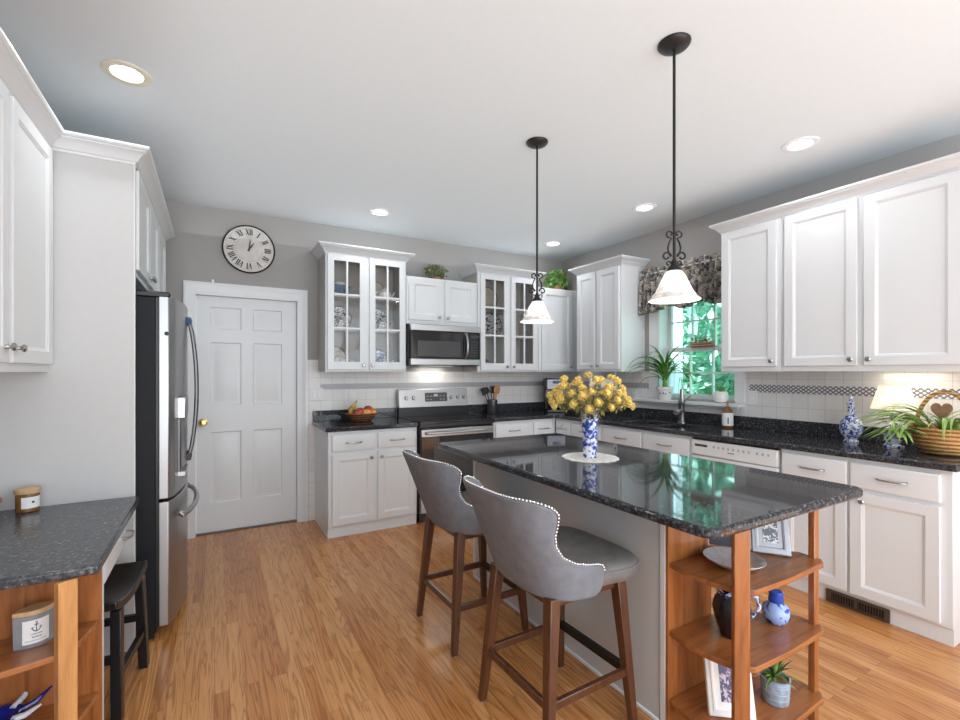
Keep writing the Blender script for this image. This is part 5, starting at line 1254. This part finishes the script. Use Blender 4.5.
# plants on the cabinets
rg = random.Random(31)
def cabplant(label, loc, r, cnt, size, mt, potr=0.06, poth=0.05):
    t = thing('potted_plant', label, 'plant', loc)
    fin('pot', LA([(potr * 0.8, 0), (potr, poth), (potr * 0.9, poth), (potr * 0.85, poth * 0.8), (0, poth * 0.8)], 20), M['terracotta'], t)
    bm = BM(); leaves_ball(bm, (0, 0, poth + r[2] * 0.6), r, cnt, size, rg)
    fin('foliage', bm, M[mt], t, smooth=0)
cabplant('small dusty green plant on the cabinet above the microwave', (1.955, 4.27, 2.2905), (0.135, 0.09, 0.085), 420, 0.020, 'leaf3', 0.05, 0.04)
cabplant('bushy bright green plant on the low corner cabinet', (3.50, 4.25, 2.3255), (0.16, 0.12, 0.13), 420, 0.028, 'leaf', 0.06, 0.05)
cabplant('rusty trailing plant partly hidden behind the tall cabinet crown', (3.695, 4.36, 2.3255), (0.06, 0.06, 0.12), 200, 0.022, 'leaf4', 0.04, 0.05)

# ------------------------------------------------------------------ things in the glass cabinets
SZ = [UZ + 0.0185, 1.7625, 2.0625]; SY = YB - 0.16
def plate(label, x, z, r, mt, y=YB - 0.05):
    t = thing('plate', label, 'plate', (x, y, z))
    Mx = Matrix.Translation((0, 0, r)) @ Matrix.Rotation(radians(80), 4, 'X')
    fin('dish', LA([(0, 0.0), (r * 0.6, 0.0), (r * 0.66, 0.006), (r, 0.018), (r, 0.021), (r * 0.64, 0.010), (0, 0.004)], 36, Mx, False, False), M[mt], t, smooth=50)
    fin('rim_band', LA([(r * 0.95, 0.0205), (r * 0.955, 0.0225), (r * 1.005, 0.0225), (r * 1.005, 0.0175)], 36, Mx, False, False), M['ink'], t)
def pot_with_spout(name, label, x, z, s, mt, mt2, y=SY):
    t = thing(name, label, 'teapot', (x, y, z), radians(rg.uniform(-20, 20)))
    fin('body', LA([(0.035 * s, 0), (0.055 * s, 0.012 * s), (0.066 * s, 0.045 * s), (0.055 * s, 0.08 * s), (0.03 * s, 0.095 * s), (0, 0.097 * s)], 24), M[mt], t, smooth=60)
    fin('spout', TU([(0.055 * s, 0, 0.035 * s), (0.085 * s, 0, 0.055 * s), (0.10 * s, 0, 0.088 * s)], [0.016 * s, 0.010 * s, 0.007 * s], 10), M[mt2], t)
    fin('handle', TU([(-0.055 * s + -0.035 * s * sin(a), 0, 0.05 * s + 0.03 * s * cos(a)) for a in [pi * k / 10 for k in range(11)]], 0.006 * s, 8), M[mt2], t)
    fin('lid', LA([(0.032 * s, 0.0955 * s), (0.025 * s, 0.108 * s), (0.008 * s, 0.113 * s), (0.011 * s, 0.122 * s), (0, 0.128 * s)], 18), M[mt2], t)
def bowl(label, x, z, r, h, mt, y=SY, name='bowl', foot=0.5):
    t = thing(name, label, 'dish', (x, y, z))
    fin('basin', LA([(r * foot, 0), (r * foot, 0.006), (r * 0.8, h * 0.4), (r, h), (r * 0.95, h), (r * 0.75, h * 0.45), (0, 0.012)], 30), M[mt], t, smooth=60)
    fin('rim', TU([(r * 0.975 * cos(a), r * 0.975 * sin(a), h) for a in [2 * pi * k / 30 for k in range(30)]], 0.003, 6, True), M['porcelain'], t)
def tumbler(label, x, z, r, h, y, group):
    t = thing('tumbler', label, 'glass', (x, y, z), 0, group)
    fin('glass_body', LA([(r * 0.85, 0), (r, h), (r * 0.94, h), (r * 0.8, 0.006), (0, 0.006)], 20), M['wineglass'], t, smooth=50)
XA, XB_ = 1.01, 1.40
bowl('slate blue bowl on the top shelf of the left glass cabinet', XA - 0.01, SZ[2], 0.105, 0.10, 'bowlblue')
t = thing('sauce_boat', 'white sauce boat sitting in the slate blue bowl', 'dish', (XA - 0.005, SY, SZ[2] + 0.105)); fin('basin', ellipsoid(BM(), (0, 0, 0.018), (0.045, 0.028, 0.022)), M['porcelain'], t, smooth=80); fin('handle', TU([(0.04, 0, 0.02), (0.058, 0, 0.04), (0.042, 0, 0.05)], 0.004, 6), M['porcelain'], t)
plate('dark rimmed plate on the middle shelf, left column of the left glass cabinet', XA + 0.01, SZ[1], 0.115, 'inkrim')
pot_with_spout('teapot', 'black and white teapot on the middle shelf, leftmost in the glass cabinets', XA - 0.01, SZ[1], 0.95, 'inkrim', 'ink')
plate('dark rimmed plate on the bottom shelf at the far left of the glass cabinets', XA - 0.035, SZ[0], 0.11, 'cream')
t = thing('cauliflower_dish', 'white ruffled dish on the bottom shelf of the left glass cabinet', 'dish', (XA - 0.01, SY, SZ[0]))
fin('foot', LA([(0.04, 0), (0.02, 0.02), (0.018, 0.05), (0.04, 0.06), (0, 0.06)], 18), M['cream'], t); bm = BM()
for k in range(7): ellipsoid(bm, (0.032 * cos(k), 0.026 * sin(k * 1.7), 0.085 + 0.01 * sin(k * 2)), (0.03, 0.028, 0.026), u=10, v=8)
fin('ruffles', bm, M['porcelain'], t, smooth=80)
bowl('small blue cup on the bottom shelf beside the ruffled dish', XA + 0.085, SZ[0], 0.05, 0.085, 'delft2', YB - 0.2, 'cup')
plate('beige plate standing on the top shelf of the left glass cabinet, right column', XB_ - 0.04, SZ[2], 0.10, 'cream')
pot_with_spout('teapot', 'white teapot on the top shelf of the left glass cabinet', XB_ + 0.03, SZ[2], 1.0, 'porcelain', 'porcelain')
t = thing('creamer', 'white creamer jug on the top shelf beside the white teapot', 'jug', (XB_ - 0.085, SY, SZ[2])); fin('body', LA([(0.025, 0), (0.036, 0.03), (0.024, 0.06), (0.032, 0.08), (0.028, 0.08), (0, 0.03)], 20), M['porcelain'], t, smooth=60); fin('handle', TU([(0.03, 0, 0.06), (0.052, 0, 0.05), (0.034, 0, 0.02)], 0.004, 6), M['porcelain'], t)
plate('dark rimmed plate on the middle shelf, right column of the left glass cabinet', XB_ - 0.01, SZ[1], 0.115, 'inkrim')
pot_with_spout('teapot', 'black and white teapot in front of a plate, middle shelf right column', XB_ - 0.01, SZ[1], 1.0, 'inkrim', 'ink')
plate('blue plate on the bottom shelf, right column of the left glass cabinet', XB_ - 0.01, SZ[0], 0.10, 'delft2')
pot_with_spout('teapot', 'blue and white teapot on the bottom shelf of the left glass cabinet', XB_, SZ[0], 1.15, 'delft2', 'delft')
XC_, XD = 2.585, 2.955
plate('tan plate with an orange flower on the top shelf of the right glass cabinet', 2.645, SZ[2], 0.13, 'cream')
plate('large black-patterned plate on the middle shelf of the right glass cabinet', 2.70, SZ[1], 0.135, 'inkrim')
pot_with_spout('teapot', 'black-spotted teapot on the bottom shelf of the right glass cabinet', 2.575, SZ[0], 0.95, 'inkrim', 'ink')
for k, x in enumerate((2.955, 3.015, 3.075)):
    tumbler(['leftmost clear tumbler on the middle shelf of the right glass cabinet', 'middle clear tumbler on the middle shelf of the right glass cabinet', 'rightmost clear tumbler on the middle shelf of the right glass cabinet'][k], x, SZ[1], 0.026, 0.12, SY - 0.03, 'clear tumblers in the right glass cabinet')
bowl('white stacked dish on the bottom shelf of the right glass cabinet', 2.72, SZ[0], 0.06, 0.05, 'porcelain')

# ------------------------------------------------------------------ island things
t = thing('doily', 'round white lace doily under the vase on the island', 'doily', (1.735, 1.83, CTZ))
P = []
for k in range(96):
    a = 2 * pi * k / 96; P.append(((0.142 + 0.008 * abs(sin(a * 8))) * cos(a), (0.142 + 0.008 * abs(sin(a * 8))) * sin(a)))
fin('lace', prism(BM(), P, 0, 0.0025), M['lace'], t)
bm = BM()
for k in range(16):
    a = 2 * pi * k / 16; tube(bm, [(0.128 * cos(a) + 0.017 * cos(b), 0.128 * sin(a) + 0.017 * sin(b), 0.003) for b in [pi * q / 6 for q in range(12)]], 0.002, 5, True)
fin('lace_edging', bm, M['porcelain'], t, kind='stuff')
VZ = CTZ + 0.003
t = thing('flower_vase', 'flared white vase with blue flowers on the island doily', 'vase', (1.735, 1.83, VZ))
fin('body', LA([(0.034, 0), (0.036, 0.004), (0.038, 0.10), (0.044, 0.20), (0.052, 0.258), (0.054, 0.262), (0.050, 0.262), (0.042, 0.20), (0.034, 0.05), (0, 0.03)], 36), M['delft'], t, smooth=60)
fin('lattice_band', LA([(0.0455, 0.205), (0.0525, 0.256)], 36, None, False, False), M['inkrim'], t)
# dried yellow roses
rg = random.Random(8)
def bloom_bm():
    bm = BM()
    ellipsoid(bm, (0, 0, 0.012), (0.013, 0.013, 0.014), u=10, v=7)
    for lay, (n, r, h) in enumerate(((5, 0.012, 0.030), (6, 0.017, 0.024), (6, 0.020, 0.017))):
        for k in range(n):
            a = 2 * pi * k / n + lay * 0.5; c, s = cos(a), sin(a); w = 0.010
            p0 = bm.verts.new((0.006 * c, 0.006 * s, 0.0)); p1 = bm.verts.new((r * c - w * s, r * s + w * c, h * 0.55)); p2 = bm.verts.new((r * 0.95 * c, r * 0.95 * s, h)); p3 = bm.verts.new((r * c + w * s, r * s - w * c, h * 0.55)); bm.faces.new((p0, p1, p2, p3))
    return bm
proto = None; camdir = Vector((-0.69, -0.73, 0))
for k in range(56):
    th = 0.10 + 1.30 * math.sqrt((k + 0.5) / 56); az = k * 2.39996
    ln = 0.215 + rg.uniform(-0.03, 0.025)
    if proto is None:
        t = thing('dried_rose', 'dried yellow rose on a thin stem in the blue and white vase', 'flower', (0, 0, 0), 0, 'dried yellow roses in the island vase')
        fin('stem', TU([(0, 0, -0.10), (0.003, 0, 0.0), (0, 0, 0.21)], 0.0016, 5), M['stem'], t)
        bm = BM()
        for q in range(6): leafquad(bm, Vector((rg.uniform(-0.014, 0.014), rg.uniform(-0.014, 0.014), 0.05 + q * 0.025)), 0.018, rg, 0.5)
        fin('leaf', bm, M['leafdry'], t, smooth=0)
        b_ = fin('bloom', bloom_bm(), M['yellow'], t, smooth=0, loc=(0, 0, 0.200)); b_.scale = (1.2, 1.2, 1.2); proto = t; o = t
    else:
        o = proto.copy(); COL.objects.link(o)
        for ch in proto.children:
            c = ch.copy(); c.parent = o; COL.objects.link(c)
    o.location = (1.735 + 0.018 * cos(az) * th, 1.83 + 0.018 * sin(az) * th, VZ + 0.235)
    o.rotation_euler = Euler((0, th, az), 'XYZ'); s = ln / 0.23; o.scale = (s, s, s)
# only the stem below the lip is inside the vase
t = thing('wine_glass', 'clear stemmed wine glass on the far part of the island', 'glass', (1.905, 2.30, CTZ))
fin('foot', LA([(0.033, 0), (0.034, 0.002), (0.006, 0.006), (0, 0.006)], 24), M['wineglass'], t)
fin('stem', LA([(0.004, 0.006), (0.0035, 0.08)], 12), M['wineglass'], t)
fin('bowl', LA([(0.004, 0.08), (0.03, 0.10), (0.038, 0.13), (0.033, 0.18), (0.032, 0.18), (0.036, 0.13), (0.028, 0.102), (0, 0.083)], 24), M['wineglass'], t, smooth=60)
# shelf items
def frame(name, label, loc, rz, w, h, tilt, mt, mp, fw=0.03):
    t = thing(name, label, 'picture frame', loc, rz)
    R = Matrix.Rotation(-tilt, 4, 'X')
    bm = slab([-w / 2, -w / 2 + fw, w / 2 - fw, w / 2], [0, fw, h - fw, h], lambda i, j: not (i == 1 and j == 1), -0.009, 0.009, 'Y')
    for v in bm.verts: v.co = R @ v.co
    fin('frame', bm, M[mt], t, bevel=0.004)
    bm = slab([-w / 2 + fw * 0.55, -w / 2 + fw * 0.75, w / 2 - fw * 0.75, w / 2 - fw * 0.55], [fw * 0.55, fw * 0.75, h - fw * 0.75, h - fw * 0.55], lambda i, j: not (i == 1 and j == 1), -0.012, -0.008, 'Y')
    for v in bm.verts: v.co = R @ v.co
    fin('moulding', bm, M[mt], t)
    bm = bx(-w / 2 + fw, -0.004, fw, w / 2 - fw, 0.002, h - fw)
    for v in bm.verts: v.co = R @ v.co
    pic = fin('mat_board', bm, M['pewter' if mt == 'pewter' else ('ink' if mt == 'cherry' else 'paper')], t)
    bm = bx(-w / 2 + fw * 1.6, -0.0052, fw * 1.6, w / 2 - fw * 1.6, -0.0040, h - fw * 1.6)
    for v in bm.verts: v.co = R @ v.co
    fin('picture', bm, M[mp], pic)
    bm = bx(-0.02, 0.0, 0.0, 0.02, 0.004, h * 0.6)
    for v in bm.verts: v.co = Matrix.Translation((0, h * 0.6 * sin(tilt) * 2.0 + 0.006, 0)) @ Matrix.Rotation(tilt, 4, 'X') @ v.co
    fin('easel_back', bm, M['black'], t)
    return t
ZT, ZM, ZB = 0.6405, 0.3805, 0.1185
frame('photo_frame', 'silver picture frame of a potted plant leaning on the top island shelf', (1.935, 1.02, ZT + 0.003), radians(-52), 0.135, 0.17, radians(20), 'pewter', 'print', 0.026)
frame('photo_frame', 'dark wooden picture frame half hidden at the back of the top island shelf', (1.765, 1.125, ZT), radians(-48), 0.15, 0.19, radians(8), 'cherry', 'ink', 0.035)
t = thing('silver_plate', 'embossed silver dish lying on the top island shelf', 'plate', (1.70, 1.03, ZT))
fin('dish', LA([(0.045, 0), (0.05, 0.003), (0.075, 0.012), (0.098, 0.028), (0.104, 0.032), (0.104, 0.035), (0.095, 0.032), (0.07, 0.016), (0.045, 0.008), (0, 0.007)], 40), M['silver'], t, smooth=60)
t = thing('pitcher', 'black glazed pitcher with blue leafy rim on the middle island shelf', 'vase', (1.695, 1.035, ZM)); t.scale = (0.95, 0.95, 0.90)
fin('body', LA([(0.038, 0), (0.042, 0.005), (0.062, 0.07), (0.070, 0.115), (0.062, 0.15), (0.046, 0.17), (0.044, 0.18), (0.036, 0.18), (0.038, 0.165), (0, 0.15)], 32), M['blackpot'], t, smooth=60)
bm = BM(); pr = LA([(0.044, 0.168), (0.058, 0.185), (0.066, 0.198), (0.056, 0.192), (0.040, 0.176)], 40, None, False, False)
for v in pr.verts:
    a = math.atan2(v.co.y, v.co.x); v.co.z += 0.008 * sin(9 * a); 
fin('leafy_rim', pr, M['delft2'], t, smooth=60)
fin('handle', TU([(0.045, -0.035, 0.175), (0.075, -0.055, 0.165), (0.085, -0.06, 0.12), (0.06, -0.042, 0.075)], [0.007, 0.008, 0.008, 0.006], 8), M['delft2'], t)
t = thing('delft_jar', 'round blue and white lidded jar on the middle island shelf', 'jar', (1.93, 1.0, ZM))
fin('body', LA([(0.026, 0), (0.030, 0.003), (0.046, 0.025), (0.050, 0.045), (0.043, 0.068), (0.028, 0.080), (0.026, 0.084), (0, 0.084)], 32), M['delftblue'], t, smooth=60)
fin('stopper', LA([(0.025, 0.0845), (0.027, 0.090), (0.024, 0.112), (0.026, 0.120), (0.022, 0.126), (0, 0.127)], 24), M['blue'], t)
t = thing('potted_plant', 'spiky air plant in a pale blue stone pot on the bottom island shelf', 'plant', (1.862, 0.968, ZB)); t.scale = (1.05, 1.05, 1.08)
fin('pot', LA([(0.040, 0), (0.043, 0.003), (0.048, 0.085), (0.044, 0.086), (0.040, 0.075), (0, 0.074)], 28), M['stonepot'], t, smooth=50)
bm = BM()
for r_ in range(1, 4): tube(bm, [((0.0432 + 0.00006 * r_ * 22) * cos(a), (0.0432 + 0.00006 * r_ * 22) * sin(a), r_ * 0.022) for a in [2 * pi * k / 28 for k in range(28)]], 0.0014, 5, True)
fin('joint_lines', bm, M['pewter'], t, kind='stuff')
fin('gravel', LA([(0.041, 0.078), (0.02, 0.084), (0, 0.084)], 16, None, False, False), M['leaf4'], t)
for k in range(22):
    bm = BM(); blade(bm, (0, 0, 0.078), k * 2.4, rg.uniform(0.065, 0.10), 0.013, rg.uniform(0.35, 1.4), rg.uniform(0.3, 1.0), 7); fin('leaf', bm, M['leaf' if k % 3 else 'leaf3'], t, smooth=60)
frame('photo_frame', 'white framed dark photograph leaning on the bottom island shelf', (1.632, 0.995, ZB), radians(-38), 0.16, 0.225, radians(17), 'porcelain', 'photo', 0.03)
